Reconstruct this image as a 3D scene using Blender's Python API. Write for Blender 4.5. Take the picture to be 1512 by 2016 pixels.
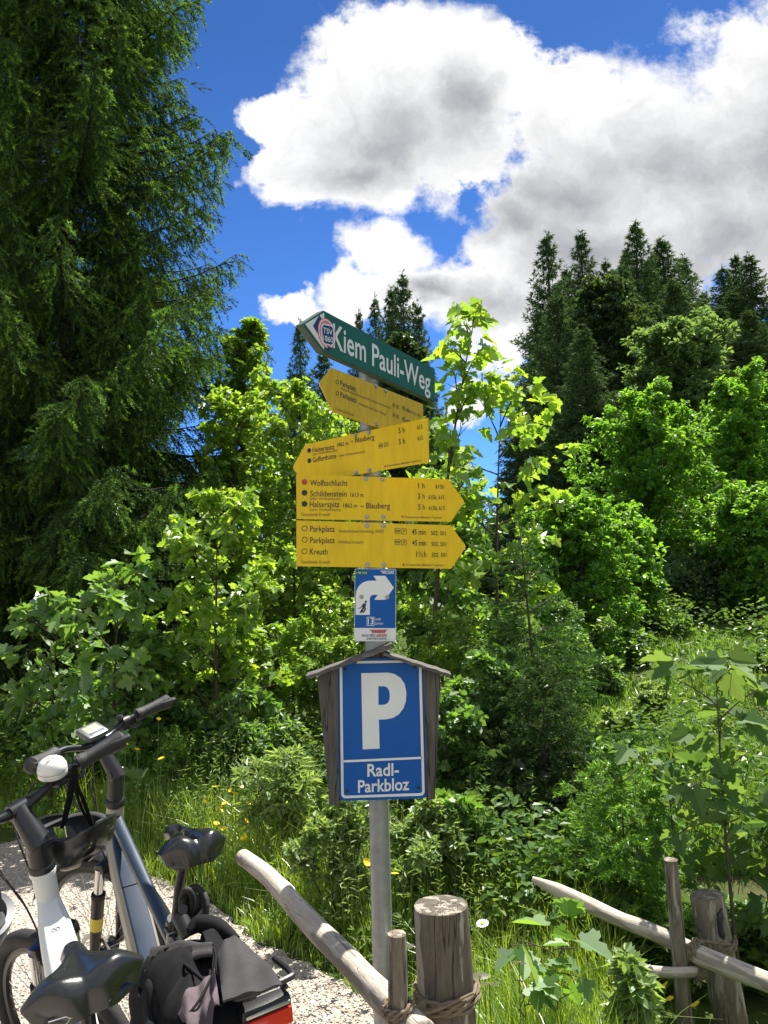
import bpy, bmesh, math, random
import numpy as np
from mathutils import Vector, Matrix

for _o in list(bpy.data.objects):
    bpy.data.objects.remove(_o)
scene = bpy.context.scene
COL = scene.collection
R = math.radians

# ------------------------------------------------------------------ camera
F_PX, W_PX, H_PX = 1552.0, 1512.0, 2016.0
EYE = np.array([0.0, 0.0, 1.6])
PITCH, ROLL = R(6.0), R(1.0)
_f = np.array([0.0, math.cos(PITCH), math.sin(PITCH)])
_u0 = np.array([0.0, -math.sin(PITCH), math.cos(PITCH)])
_r0 = np.array([1.0, 0.0, 0.0])
_u = _u0 * math.cos(ROLL) + _r0 * math.sin(ROLL)
_r = _r0 * math.cos(ROLL) - _u0 * math.sin(ROLL)
cam_data = bpy.data.cameras.new("camera")
cam = bpy.data.objects.new("camera", cam_data)
COL.objects.link(cam)
cam.matrix_world = Matrix((
    (_r[0], _u[0], -_f[0], EYE[0]),
    (_r[1], _u[1], -_f[1], EYE[1]),
    (_r[2], _u[2], -_f[2], EYE[2]),
    (0, 0, 0, 1)))
cam_data.sensor_fit = 'VERTICAL'
cam_data.sensor_height = 24.0
cam_data.lens = 24.0 * F_PX / H_PX
cam_data.clip_end = 3000
cam_data.clip_start = 0.05
scene.camera = cam

def ray(px, py):
    return _f + _r * (px - W_PX / 2) / F_PX + _u * (H_PX / 2 - py) / F_PX

def P(px, py, D):
    """the point at forward distance D (metres) seen in direction (px, py)"""
    d = ray(px, py)
    return EYE + d * (D / d[1])

# ------------------------------------------------------------------ light, sky, exposure
SUN_EL, SUN_AZ = R(62), R(33)          # azimuth measured from +Y (ahead) to +X (right)
SUN_STRENGTH, SKY_STRENGTH = 5.0, 0.12
scene.view_settings.view_transform = 'Standard'
scene.view_settings.look = 'None'
scene.view_settings.gamma = 1.0
scene.view_settings.exposure = 1.25
scene.cycles.max_bounces = 14
scene.cycles.diffuse_bounces = 6
scene.cycles.transmission_bounces = 8

_sl = bpy.data.lights.new("sun", 'SUN')
_sl.energy = SUN_STRENGTH
_sl.angle = R(0.5)
_sl.color = (1.0, 0.955, 0.87)
sun = bpy.data.objects.new("sun", _sl)
COL.objects.link(sun)
_sd = Vector((math.sin(SUN_AZ) * math.cos(SUN_EL), math.cos(SUN_AZ) * math.cos(SUN_EL), math.sin(SUN_EL)))
sun.rotation_euler = (-_sd).to_track_quat('-Z', 'Y').to_euler()

world = bpy.data.worlds.new("World")
scene.world = world
world.use_nodes = True

class NT:
    """small helper for wiring node trees"""
    def __init__(s, tree):
        s.t = tree
        s.n = tree.nodes
        s.l = tree.links
    def node(s, kind, **kw):
        nd = s.n.new(kind)
        for k, v in kw.items():
            setattr(nd, k, v)
        return nd
    def put(s, sock, v):
        if hasattr(v, 'is_linked') or isinstance(v, bpy.types.NodeSocket):
            s.l.new(v, sock)
        else:
            sock.default_value = v
    def math(s, op, a, b=0.0, c=None, clamp=False):
        nd = s.node('ShaderNodeMath', operation=op)
        nd.use_clamp = clamp
        s.put(nd.inputs[0], a)
        s.put(nd.inputs[1], b)
        if c is not None:
            s.put(nd.inputs[2], c)
        return nd.outputs[0]
    def vmath(s, op, a, b=(0, 0, 0)):
        nd = s.node('ShaderNodeVectorMath', operation=op)
        s.put(nd.inputs[0], a)
        if op == 'SCALE':
            s.put(nd.inputs['Scale'], b)
        else:
            s.put(nd.inputs[1], b)
        return nd.outputs['Value'] if op in ('LENGTH', 'DOT_PRODUCT') else nd.outputs[0]
    def mix(s, fac, a, b, blend='MIX'):
        nd = s.node('ShaderNodeMix', data_type='RGBA', blend_type=blend)
        s.put(nd.inputs[0], fac)
        s.put(nd.inputs[6], a)
        s.put(nd.inputs[7], b)
        return nd.outputs[2]
    def noise(s, vec, scale, detail=4, rough=0.55, dist=0.0, out=0):
        nd = s.node('ShaderNodeTexNoise')
        if vec is not None:
            s.put(nd.inputs['Vector'], vec)
        nd.inputs['Scale'].default_value = scale
        nd.inputs['Detail'].default_value = detail
        nd.inputs['Roughness'].default_value = rough
        nd.inputs['Distortion'].default_value = dist
        return nd.outputs[out]
    def smooth(s, v, a, b, lo=0.0, hi=1.0):
        nd = s.node('ShaderNodeMapRange', interpolation_type='SMOOTHSTEP')
        s.put(nd.inputs[0], v)
        for i, x in zip((1, 2, 3, 4), (a, b, lo, hi)):
            s.put(nd.inputs[i], x)
        return nd.outputs[0]
    def lin(s, v, a, b, lo=0.0, hi=1.0):
        nd = s.node('ShaderNodeMapRange')
        s.put(nd.inputs[0], v)
        for i, x in zip((1, 2, 3, 4), (a, b, lo, hi)):
            s.put(nd.inputs[i], x)
        return nd.outputs[0]

def build_sky():
    t = NT(world.node_tree)
    t.n.clear()
    out = t.node('ShaderNodeOutputWorld')
    bg = t.node('ShaderNodeBackground')
    t.l.new(bg.outputs[0], out.inputs[0])
    sky = t.node('ShaderNodeTexSky', sky_type='NISHITA')
    sky.sun_disc = False
    sky.sun_elevation = SUN_EL
    sky.sun_rotation = SUN_AZ
    sky.altitude = 900
    sky.air_density = 1.0
    sky.dust_density = 0.3
    sky.ozone_density = 2.0
    # polarised-looking alpine blue: a cooler tint over the physical sky
    blue = t.mix(1.0, sky.outputs[0], (0.19, 0.36, 0.61, 1), 'MULTIPLY')
    tc = t.node('ShaderNodeTexCoord')
    d = t.vmath('NORMALIZE', tc.outputs['Generated'])
    sep = t.node('ShaderNodeSeparateXYZ')
    t.put(sep.inputs[0], d)
    # sky positions as tangents of azimuth and height, around north (+Y)
    y = t.math('MAXIMUM', sep.outputs[1], 0.08)
    u = t.math('DIVIDE', sep.outputs[0], y)
    v = t.math('DIVIDE', sep.outputs[2], y)
    cmb = t.node('ShaderNodeCombineXYZ')
    t.put(cmb.inputs[0], u)
    t.put(cmb.inputs[1], v)
    uv = cmb.outputs[0]
    # the clear sky deepens with height
    blue = t.vmath('SCALE', blue, t.lin(sep.outputs[2], 0.05, 0.60, 1.22, 0.74))
    # domain warp for billowing edges
    w1 = t.noise(uv, 5.0, 6, 0.6, 0, 1)
    w1 = t.vmath('SCALE', t.vmath('SUBTRACT', w1, (0.5, 0.5, 0.5)), 0.16)
    uvw = t.vmath('ADD', uv, w1)
    def cuv(px, py):
        q = ray(px, py)
        return q[0] / q[1], q[2] / q[1]
    BLOBS = [  # px, py, rx, ry of each cloud heap
        (800, 215, 260, 185), (640, 320, 160, 120), (930, 150, 140, 120), (560, 215, 105, 50), (720, 370, 150, 70),
        (860, 100, 150, 90), (1130, 190, 160, 115),
        (1300, 300, 330, 190), (1180, 400, 250, 170), (1460, 130, 160, 150), (1500, 380, 260, 210), (1050, 480, 150, 110),
        (760, 500, 110, 60), (860, 570, 190, 75), (980, 640, 130, 95), (575, 607, 65, 30), (700, 590, 90, 45),
        (1190, 560, 220, 120), (1480, 560, 60, 60), (930, 800, 50, 60), (1650, 200, 250, 300),
    ]
    dens = None
    for (px, py, rx, ry) in BLOBS:
        c = cuv(px, py)
        e = cuv(px + rx, py)
        g = cuv(px, py - ry)
        a = t.vmath('SUBTRACT', uvw, (c[0], c[1], 0))
        a = t.vmath('MULTIPLY', a, (1 / (e[0] - c[0]), 1 / (g[1] - c[1]), 0))
        b = t.math('SUBTRACT', 1.0, t.vmath('LENGTH', a))
        if dens is None:
            dens = b
        else:
            nd = t.node('ShaderNodeMath', operation='SMOOTH_MAX')
            t.put(nd.inputs[0], dens); t.put(nd.inputs[1], b); nd.inputs[2].default_value = 0.22
            dens = nd.outputs[0]
    fb = t.noise(uv, 9.0, 10, 0.62, 0.2)
    fb2 = t.noise(uv, 28.0, 8, 0.6, 0.1)
    f = t.math('ADD', dens, t.math('MULTIPLY', t.math('SUBTRACT', fb, 0.5), 1.15))
    f = t.math('ADD', f, t.math('MULTIPLY', t.math('SUBTRACT', fb2, 0.5), 0.80))
    ahead = t.smooth(sep.outputs[1], 0.08, 0.3)
    # unseen loose cloud added elsewhere in the sky for white fill light
    ot = t.noise(d, 2.6, 8, 0.55, 0.3)
    f2 = t.math('SUBTRACT', t.math('MULTIPLY', ot, 3.0), 1.25)
    f = t.math('ADD', t.math('MULTIPLY', f, ahead), t.math('MULTIPLY', f2, t.math('SUBTRACT', 1.0, ahead)))
    mask = t.smooth(f, -0.08, t.lin(t.noise(uv, 3.5, 4, 0.6), 0.38, 0.62, 0.10, 0.50))
    # the shaded undersides of the heaps are grey, the sunward tops and rims glow
    BASES = [(770, 265, 190, 105), (700, 330, 130, 70), (905, 210, 90, 90), (1330, 330, 320, 120), (1500, 330, 150, 150), (1130, 370, 190, 95), (1180, 480, 210, 110),
             (1420, 470, 240, 130), (1010, 430, 120, 60), (960, 590, 120, 50), (830, 570, 80, 30), (1650, 300, 200, 260)]
    base = None
    for (px, py, rx, ry) in BASES:
        c = cuv(px, py)
        e = cuv(px + rx, py)
        g = cuv(px, py - ry)
        a = t.vmath('SUBTRACT', uvw, (c[0], c[1], 0))
        a = t.vmath('MULTIPLY', a, (1 / (e[0] - c[0]), 1 / (g[1] - c[1]), 0))
        b = t.math('SUBTRACT', 1.0, t.vmath('LENGTH', a))
        if base is None:
            base = b
        else:
            nd = t.node('ShaderNodeMath', operation='SMOOTH_MAX')
            t.put(nd.inputs[0], base); t.put(nd.inputs[1], b); nd.inputs[2].default_value = 0.3
            base = nd.outputs[0]
    bil = t.noise(uvw, 6.5, 9, 0.62, 0.15)
    deep = t.math('ADD', base, t.math('MULTIPLY', t.math('SUBTRACT', bil, 0.5), 1.5))
    away = t.math('SUBTRACT', t.math('MULTIPLY', t.noise(d, 2.2, 6, 0.6), 2.0), 0.6)
    deep = t.math('ADD', t.math('MULTIPLY', deep, ahead), t.math('MULTIPLY', away, t.math('SUBTRACT', 1.0, ahead)))
    shade = t.smooth(deep, -0.45, 1.20)
    bright = (1.0, 1.0, 1.0, 1)
    grey = (0.40, 0.415, 0.45, 1)
    cloud = t.mix(shade, bright, grey)
    # thin veils at the rim let the blue through
    k = 1.0 / SKY_STRENGTH * 0.46
    puff = t.lin(t.noise(uvw, 16.0, 7, 0.65, 0.3), 0.3, 0.7, 0.86, 1.10)
    cloud = t.vmath('SCALE', cloud, puff)
    # unseen heaps behind the viewer, front-lit, made brighter than these to raise the fill
    cloud = t.vmath('SCALE', cloud, t.lin(sep.outputs[1], -0.2, 0.3, 1.3, 1.0))
    cloud = t.mix(1.0, cloud, (k, k, k, 1), 'MULTIPLY')
    col = t.mix(mask, blue, cloud)
    t.put(bg.inputs[0], col)
    bg.inputs[1].default_value = SKY_STRENGTH
build_sky()

# ------------------------------------------------------------------ mesh helpers
def setp(o, label=None, cat=None, group=None, kind=None):
    if label: o["label"] = label
    if cat: o["category"] = cat
    if group: o["group"] = group
    if kind: o["kind"] = kind
    return o

def empty(name, loc, label, cat, group=None):
    o = bpy.data.objects.new(name, None)
    o.empty_display_size = 0.1
    COL.objects.link(o)
    o.location = Vector([float(x) for x in loc])
    return setp(o, label, cat, group)

def link_mesh(name, me, mats, parent=None, loc=None):
    for m in (mats if isinstance(mats, (list, tuple)) else [mats]):
        me.materials.append(m)
    o = bpy.data.objects.new(name, me)
    COL.objects.link(o)
    if parent is not None:
        o.parent = parent
    if loc is not None:
        o.location = Vector([float(x) for x in loc])
    return o

def np_mesh(name, V, face_sets, mat_idx=None, smooth=False):
    """V (n,3); face_sets: list of (m,k) index arrays"""
    me = bpy.data.meshes.new(name)
    V = np.ascontiguousarray(V, dtype=np.float32)
    me.vertices.add(len(V))
    me.vertices.foreach_set("co", V.ravel())
    loops = np.concatenate([f.ravel() for f in face_sets]).astype(np.int32)
    tot = np.concatenate([np.full(len(f), f.shape[1], dtype=np.int32) for f in face_sets])
    start = np.concatenate([[0], np.cumsum(tot)[:-1]]).astype(np.int32)
    me.loops.add(len(loops))
    me.loops.foreach_set("vertex_index", loops)
    me.polygons.add(len(tot))
    me.polygons.foreach_set("loop_start", start)
    me.polygons.foreach_set("loop_total", tot)
    if mat_idx is not None:
        me.polygons.foreach_set("material_index", mat_idx.astype(np.int32))
    if smooth:
        me.polygons.foreach_set("use_smooth", np.ones(len(tot), dtype=bool))
    me.update(calc_edges=True)
    me.validate()
    return me

def unit(v):
    v = np.asarray(v, float)
    n = np.linalg.norm(v)
    return v / n if n > 1e-12 else np.array([0.0, 0.0, 1.0])

class MB:
    """collects shapes into one mesh"""
    def __init__(s, M=None):
        s.V, s.F = [], []
        s.M = M
        s.fm, s.cur = [], 0
    def _add(s, V, F):
        b = len(s.V)
        for v in V:
            v = Vector([float(x) for x in v])
            if s.M is not None:
                v = s.M @ v
            s.V.append(v)
        for f in F:
            s.F.append([b + i for i in f])
            s.fm.append(s.cur)
    def box(s, c, size, rot=None, bev=0.0):
        hx, hy, hz = [x / 2 for x in size]
        bm = bmesh.new()
        bmesh.ops.create_cube(bm, size=1)
        bmesh.ops.scale(bm, vec=(size[0], size[1], size[2]), verts=bm.verts)
        if bev > 0:
            bmesh.ops.bevel(bm, geom=list(bm.edges), offset=bev, segments=2, affect='EDGES', profile=0.6)
        if rot is not None:
            bmesh.ops.rotate(bm, cent=(0, 0, 0), matrix=rot, verts=bm.verts)
        bm.verts.index_update()
        s._add([v.co + Vector(c) for v in bm.verts], [[v.index for v in f.verts] for f in bm.faces])
        bm.free()
    def tube(s, pts, radii, n=10, cap=True, flat=1.0, up=None):
        pts = [np.asarray(p, float) for p in pts]
        if not hasattr(radii, '__len__'):
            radii = [radii] * len(pts)
        V, F = [], []
        ref = np.asarray(up, float) if up is not None else None
        a = None
        for i, p in enumerate(pts):
            t = unit(pts[min(i + 1, len(pts) - 1)] - pts[max(i - 1, 0)])
            if a is None:
                g = ref if ref is not None else (np.array([0, 0, 1.0]) if abs(t[2]) < 0.9 else np.array([1.0, 0, 0]))
                a = unit(g - t * g.dot(t))
            else:
                a = unit(a - t * a.dot(t))
            b = np.cross(t, a)
            for k in range(n):
                th = 2 * math.pi * k / n
                V.append(p + radii[i] * (a * math.cos(th) * flat + b * math.sin(th)))
        m = len(pts)
        for i in range(m - 1):
            for k in range(n):
                k2 = (k + 1) % n
                F.append([i * n + k, i * n + k2, (i + 1) * n + k2, (i + 1) * n + k])
        if cap:
            F.append([k for k in range(n)][::-1])
            F.append([(m - 1) * n + k for k in range(n)])
        s._add(V, F)
    def loft(s, rings, cap=True, closed=True):
        n = len(rings[0])
        V = [p for r in rings for p in r]
        F = []
        for i in range(len(rings) - 1):
            for k in range(n if closed else n - 1):
                k2 = (k + 1) % n
                F.append([i * n + k, i * n + k2, (i + 1) * n + k2, (i + 1) * n + k])
        if cap:
            F.append([k for k in range(n)][::-1])
            F.append([(len(rings) - 1) * n + k for k in range(n)])
        s._add(V, F)
    def lathe(s, prof, c, axis=(0, 0, 1), n=20):
        """prof: list of (radius, height along axis)"""
        ax = unit(axis)
        g = np.array([0, 0, 1.0]) if abs(ax[2]) < 0.9 else np.array([1.0, 0, 0])
        a = unit(g - ax * g.dot(ax))
        b = np.cross(ax, a)
        c = np.asarray(c, float)
        rings = []
        for (r, h) in prof:
            rings.append([c + ax * h + max(r, 1e-5) * (a * math.cos(2 * math.pi * k / n) + b * math.sin(2 * math.pi * k / n)) for k in range(n)])
        s.loft(rings)
    def torus(s, c, axis, R0, r, n=40, m=8, flat=1.0):
        ax = unit(axis)
        g = np.array([0, 0, 1.0]) if abs(ax[2]) < 0.9 else np.array([1.0, 0, 0])
        a = unit(g - ax * g.dot(ax))
        b = np.cross(ax, a)
        c = np.asarray(c, float)
        V, F = [], []
        for i in range(n):
            th = 2 * math.pi * i / n
            d = a * math.cos(th) + b * math.sin(th)
            for k in range(m):
                ph = 2 * math.pi * k / m
                V.append(c + d * (R0 + r * math.cos(ph)) + ax * r * flat * math.sin(ph))
        for i in range(n):
            for k in range(m):
                F.append([i * m + k, ((i + 1) % n) * m + k, ((i + 1) % n) * m + (k + 1) % m, i * m + (k + 1) % m])
        s._add(V, F)
    def prism(s, poly, y0, y1, bev=0):
        """polygon in the local x-z plane, from depth y0 (front) to y1 (back)"""
        n = len(poly)
        V = [(p[0], y0, p[1]) for p in poly] + [(p[0], y1, p[1]) for p in poly]
        F = [list(range(n)), list(range(n, 2 * n))[::-1]]
        for k in range(n):
            k2 = (k + 1) % n
            F.append([k, k + n, k2 + n, k2])
        s._add(V, F)
    def strip(s, outer, inner, y0, y1):
        """closed band between two outlines of the same length (x-z plane)"""
        n = len(outer)
        V = [(p[0], y0, p[1]) for p in outer] + [(p[0], y0, p[1]) for p in inner] + [(p[0], y1, p[1]) for p in outer] + [(p[0], y1, p[1]) for p in inner]
        F = []
        for k in range(n):
            j = (k + 1) % n
            F += [[k, j, n + j, n + k], [k, k + 2 * n, j + 2 * n, j], [n + k, n + j, 3 * n + j, 3 * n + k]]
        s._add(V, F)
    def mesh(s, name, smooth=35):
        me = bpy.data.meshes.new(name)
        me.from_pydata([v[:] for v in s.V], [], s.F)
        me.update()
        if len(s.fm) and max(s.fm) > 0:
            me.polygons.foreach_set("material_index", s.fm)
        bm = bmesh.new()
        bm.from_mesh(me)
        bmesh.ops.recalc_face_normals(bm, faces=bm.faces)
        bm.to_mesh(me)
        bm.free()
        if smooth:
            me.polygons.foreach_set("use_smooth", [True] * len(me.polygons))
            me.set_sharp_from_angle(angle=R(smooth))
        return me
    def build(s, name, mat, parent=None, smooth=35):
        return link_mesh(name, s.mesh(name, smooth), mat, parent)

def bez(pts, n=12):
    """smooth curve through points (Catmull-Rom)"""
    pts = [np.asarray(p, float) for p in pts]
    if len(pts) == 2:
        return [pts[0] + (pts[1] - pts[0]) * i / n for i in range(n + 1)]
    out = []
    q = [2 * pts[0] - pts[1]] + pts + [2 * pts[-1] - pts[-2]]
    for i in range(1, len(q) - 2):
        for k in range(n):
            t = k / n
            out.append(0.5 * ((2 * q[i]) + (-q[i - 1] + q[i + 1]) * t + (2 * q[i - 1] - 5 * q[i] + 4 * q[i + 1] - q[i + 2]) * t * t + (-q[i - 1] + 3 * q[i] - 3 * q[i + 1] + q[i + 2]) * t ** 3))
    out.append(pts[-1])
    return out

# ------------------------------------------------------------------ materials
def mat_basic(name, col, rough=0.5, metal=0.0, var=0.0, vscale=8.0, bump=0.0, bscale=60.0, spec=0.5, coat=0.0, col2=None, stretch=None):
    m = bpy.data.materials.new(name)
    m.use_nodes = True
    t = NT(m.node_tree)
    b = t.n['Principled BSDF']
    b.inputs['Roughness'].default_value = rough
    b.inputs['Metallic'].default_value = metal
    b.inputs['Specular IOR Level'].default_value = spec
    b.inputs['Coat Weight'].default_value = coat
    c = (*col, 1)
    tc = t.node('ShaderNodeTexCoord')
    vec = tc.outputs['Object']
    if stretch:
        vec = t.vmath('MULTIPLY', vec, stretch)
    if var > 0 or col2:
        nz = t.noise(vec, vscale, 6, 0.6)
        k = t.lin(nz, 0.3, 0.7)
        c2 = (*(col2 if col2 else [x * (1 - var) for x in col]), 1)
        cc = t.mix(k, c, c2)
        t.put(b.inputs['Base Color'], cc)
        r2 = t.lin(nz, 0.3, 0.7, rough * 0.85, min(1, rough * 1.2))
        t.put(b.inputs['Roughness'], r2)
    else:
        b.inputs['Base Color'].default_value = c
    if bump > 0:
        bn = t.node('ShaderNodeBump')
        bn.inputs['Strength'].default_value = bump
        bn.inputs['Distance'].default_value = 0.004
        t.put(bn.inputs['Height'], t.noise(vec, bscale, 5, 0.6))
        t.put(b.inputs['Normal'], bn.outputs[0])
    return m

def mat_wood(name, light, dark, scale=1.0, axis=2, crack=0.5, patch=None, bump=0.6, along=1.1):
    """weathered wood with grain along one local axis, splits and pale worn patches"""
    m = bpy.data.materials.new(name)
    m.use_nodes = True
    t = NT(m.node_tree)
    b = t.n['Principled BSDF']
    b.inputs['Roughness'].default_value = 0.85
    b.inputs['Specular IOR Level'].default_value = 0.25
    tc = t.node('ShaderNodeTexCoord')
    st = [14.0 * scale] * 3
    st[axis] = along * scale
    v = t.vmath('MULTIPLY', tc.outputs['Object'], tuple(st))
    g1 = t.noise(v, 3.0, 8, 0.65, 0.6)
    g2 = t.noise(v, 14.0, 6, 0.7, 0.3)
    big = t.noise(tc.outputs['Object'], 7.0 * scale, 4, 0.6)
    k = t.lin(g1, 0.32, 0.68)
    col = t.mix(k, (*dark, 1), (*light, 1))
    col = t.mix(t.math('MULTIPLY', t.lin(g2, 0.45, 0.75), 0.5), col, (*[x * 0.45 for x in dark], 1))
    col = t.mix(t.math('MULTIPLY', t.lin(big, 0.4, 0.7), 0.35), col, (*[x * 0.7 for x in light], 1))
    if patch:
        v2 = t.vmath('MULTIPLY', tc.outputs['Object'], tuple([x * 0.55 for x in st]))
        pn = t.noise(v2, 2.4, 5, 0.6, 0.3)
        col = t.mix(t.smooth(pn, 0.53, 0.58), col, (*patch, 1))
    v3 = [7.0 * scale] * 3
    v3[axis] = 0.35 * scale
    cr = t.noise(t.vmath('MULTIPLY', tc.outputs['Object'], tuple(v3)), 3.0, 3, 0.5)
    ck = t.smooth(t.math('ABSOLUTE', t.math('SUBTRACT', cr, 0.5)), 0.0, 0.012, 1.0, 0.0)
    col = t.mix(t.math('MULTIPLY', ck, crack), col, (0.012, 0.010, 0.009, 1))
    t.put(b.inputs['Base Color'], col)
    h = t.math('SUBTRACT', t.math('ADD', g1, t.math('MULTIPLY', g2, 0.5)), t.math('MULTIPLY', ck, 0.8))
    bn = t.node('ShaderNodeBump')
    bn.inputs['Strength'].default_value = bump
    bn.inputs['Distance'].default_value = 0.006
    t.put(bn.inputs['Height'], h)
    t.put(b.inputs['Normal'], bn.outputs[0])
    return m

def mat_leaf(name, cols, trans=0.45, tcol=None, gloss=0.10, rough=0.38, clump=0.6):
    """leaf: every leaf its own shade, light passes through it, waxy sheen on top"""
    m = bpy.data.materials.new(name)
    m.use_nodes = True
    t = NT(m.node_tree)
    t.n.clear()
    out = t.node('ShaderNodeOutputMaterial')
    geo = t.node('ShaderNodeNewGeometry')
    tc = t.node('ShaderNodeTexCoord')
    rp = t.node('ShaderNodeValToRGB')
    e = rp.color_ramp.elements
    e[0].position, e[0].color = 0.0, (*cols[0], 1)
    e[1].position, e[1].color = 1.0, (*cols[-1], 1)
    for i, c in enumerate(cols[1:-1]):
        q = e.new((i + 1) / (len(cols) - 1))
        q.color = (*c, 1)
    nz = t.noise(tc.outputs['Object'], 1.6, 3, 0.6)
    r = t.math('ADD', t.math('MULTIPLY', geo.outputs['Random Per Island'], 1.0 - clump * 0.5),
               t.math('MULTIPLY', t.math('SUBTRACT', nz, 0.3), clump))
    t.put(rp.inputs[0], r)
    col = rp.outputs[0]
    df = t.node('ShaderNodeBsdfDiffuse')
    t.put(df.inputs[0], col)
    tr = t.node('ShaderNodeBsdfTranslucent')
    tcl = t.mix(1.0, col, (*(tcol or (2.25, 1.95, 0.85)), 1), 'MULTIPLY')
    t.put(tr.inputs[0], tcl)
    mx = t.node('ShaderNodeMixShader')
    mx.inputs[0].default_value = trans
    t.l.new(df.outputs[0], mx.inputs[1])
    t.l.new(tr.outputs[0], mx.inputs[2])
    gl = t.node('ShaderNodeBsdfGlossy')
    gl.inputs['Roughness'].default_value = rough
    gl.inputs['Color'].default_value = (0.9, 0.95, 0.9, 1)
    lw = t.node('ShaderNodeLayerWeight')
    lw.inputs[0].default_value = 0.25
    fac = t.math('MULTIPLY', t.math('ADD', lw.outputs['Fresnel'], 0.25), gloss * 1.6, clamp=True)
    mx2 = t.node('ShaderNodeMixShader')
    t.put(mx2.inputs[0], fac)
    t.l.new(mx.outputs[0], mx2.inputs[1])
    t.l.new(gl.outputs[0], mx2.inputs[2])
    t.l.new(mx2.outputs[0], out.inputs[0])
    return m

M = {}
M['yellow'] = mat_basic('trail_sign_yellow', (0.74, 0.515, 0.012), 0.45, var=0.10, vscale=5, spec=0.22, col2=(0.62, 0.42, 0.018), stretch=(7, 7, 1.3))
M['yellow_dirty'] = mat_basic('trail_sign_yellow_weathered', (0.64, 0.435, 0.020), 0.5, var=0.28, vscale=6, spec=0.22, stretch=(7, 7, 1.3))
M['edge'] = mat_basic('aluminium_edge', (0.45, 0.45, 0.42), 0.45, 0.6)
M['green'] = mat_basic('street_sign_green', (0.010, 0.105, 0.050), 0.42, var=0.15, vscale=10, spec=0.3)
M['signwhite'] = mat_basic('sign_white', (0.70, 0.72, 0.72), 0.4, var=0.06)
M['signprofile'] = mat_basic('sign_profile', (0.06, 0.10, 0.085), 0.5, var=0.3, vscale=30)
M['blue'] = mat_basic('sign_blue', (0.001, 0.085, 0.36), 0.4, var=0.06, vscale=6, spec=0.25)
M['ink'] = mat_basic('sign_ink', (0.014, 0.014, 0.018), 0.5)
M['ink_soft'] = mat_basic('sign_ink_faded', (0.17, 0.115, 0.03), 0.6)
M['red'] = mat_basic('sign_red', (0.42, 0.035, 0.03), 0.45)
M['navy'] = mat_basic('sticker_navy', (0.012, 0.022, 0.075), 0.35)
M['pinkred'] = mat_basic('sticker_red', (0.62, 0.16, 0.17), 0.4)
M['zinc'] = mat_basic('galvanised_steel', (0.36, 0.375, 0.38), 0.48, 0.55, var=0.25, vscale=22)
M['bolt'] = mat_basic('steel_bolt', (0.42, 0.41, 0.37), 0.4, 0.7, var=0.4, vscale=150)
M['barnwood'] = mat_wood('grey_weathered_board', (0.15, 0.137, 0.122), (0.055, 0.048, 0.043), 1.0, 2, 0.9, None, 0.8)
M['roofwood'] = mat_wood('grey_roof_slat', (0.17, 0.155, 0.14), (0.065, 0.058, 0.052), 1.2, 0, 0.8)
M['postwood'] = mat_wood('fence_post_wood', (0.17, 0.145, 0.11), (0.085, 0.072, 0.056), 1.3, 2, 0.7, (0.36, 0.32, 0.26), 1.0, 2.6)
M['stakewood'] = mat_wood('fence_stake_wood', (0.25, 0.21, 0.16), (0.13, 0.108, 0.082), 1.4, 2, 0.6, (0.33, 0.29, 0.235), 0.8, 2.4)
M['palewood'] = mat_wood('peeled_rail_wood', (0.60, 0.54, 0.45), (0.40, 0.35, 0.28), 0.9, 0, 0.4, (0.27, 0.235, 0.19), 0.5)
M['rope'] = mat_basic('hemp_rope', (0.22, 0.17, 0.11), 0.9, var=0.4, vscale=80, bump=0.6, bscale=300)
M['blackmetal'] = mat_basic('black_painted_metal', (0.012, 0.012, 0.014), 0.32, var=0.2, spec=0.5)
M['blackplastic'] = mat_basic('black_plastic', (0.016, 0.016, 0.017), 0.45, var=0.25, bump=0.15, bscale=200)
M['rubber'] = mat_basic('tyre_rubber', (0.022, 0.021, 0.020), 0.75, var=0.3, bump=0.4, bscale=120)
M['grip'] = mat_basic('rubber_grip', (0.015, 0.015, 0.016), 0.55, bump=0.5, bscale=500)
M['saddle'] = mat_basic('saddle_vinyl', (0.012, 0.013, 0.014), 0.30, var=0.1, bump=0.10, bscale=350, coat=0.25)
M['white_paint'] = mat_basic('white_frame_paint', (0.60, 0.63, 0.62), 0.32, var=0.05, coat=0.2)
M['beige_paint'] = mat_basic('champagne_frame_paint', (0.29, 0.265, 0.22), 0.35, 0.1, var=0.08, coat=0.2)
M['bluegrey'] = mat_basic('blue_grey_frame_paint', (0.030, 0.044, 0.066), 0.38, 0.2, var=0.1, coat=0.25)
M['deepblue'] = mat_basic('deep_blue_cover', (0.016, 0.034, 0.068), 0.45, var=0.12, bump=0.1, bscale=250)
M['chrome'] = mat_basic('chrome', (0.62, 0.62, 0.62), 0.15, 1.0)
M['alu'] = mat_basic('brushed_aluminium', (0.42, 0.42, 0.41), 0.35, 0.9)
M['bell'] = mat_basic('bell_white', (0.72, 0.72, 0.68), 0.25, var=0.04, coat=0.3)
M['bezel'] = mat_basic('display_bezel', (0.10, 0.105, 0.11), 0.35)
M['lcd'] = mat_basic('display_glass', (0.32, 0.34, 0.25), 0.18)
M['fabric'] = mat_basic('black_bag_fabric', (0.010, 0.010, 0.011), 0.9, spec=0.15, var=0.3, vscale=20, bump=0.5, bscale=400)
M['fabric_grey'] = mat_basic('charcoal_bag_fabric', (0.050, 0.047, 0.049), 0.9, spec=0.2, var=0.25, vscale=12, bump=0.4, bscale=350)
M['fabric_plum'] = mat_basic('plum_grey_lining', (0.095, 0.07, 0.08), 0.8, var=0.3, vscale=14, bump=0.3, bscale=300)
M['helmet'] = mat_basic('helmet_black', (0.014, 0.014, 0.015), 0.28, coat=0.3)
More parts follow.
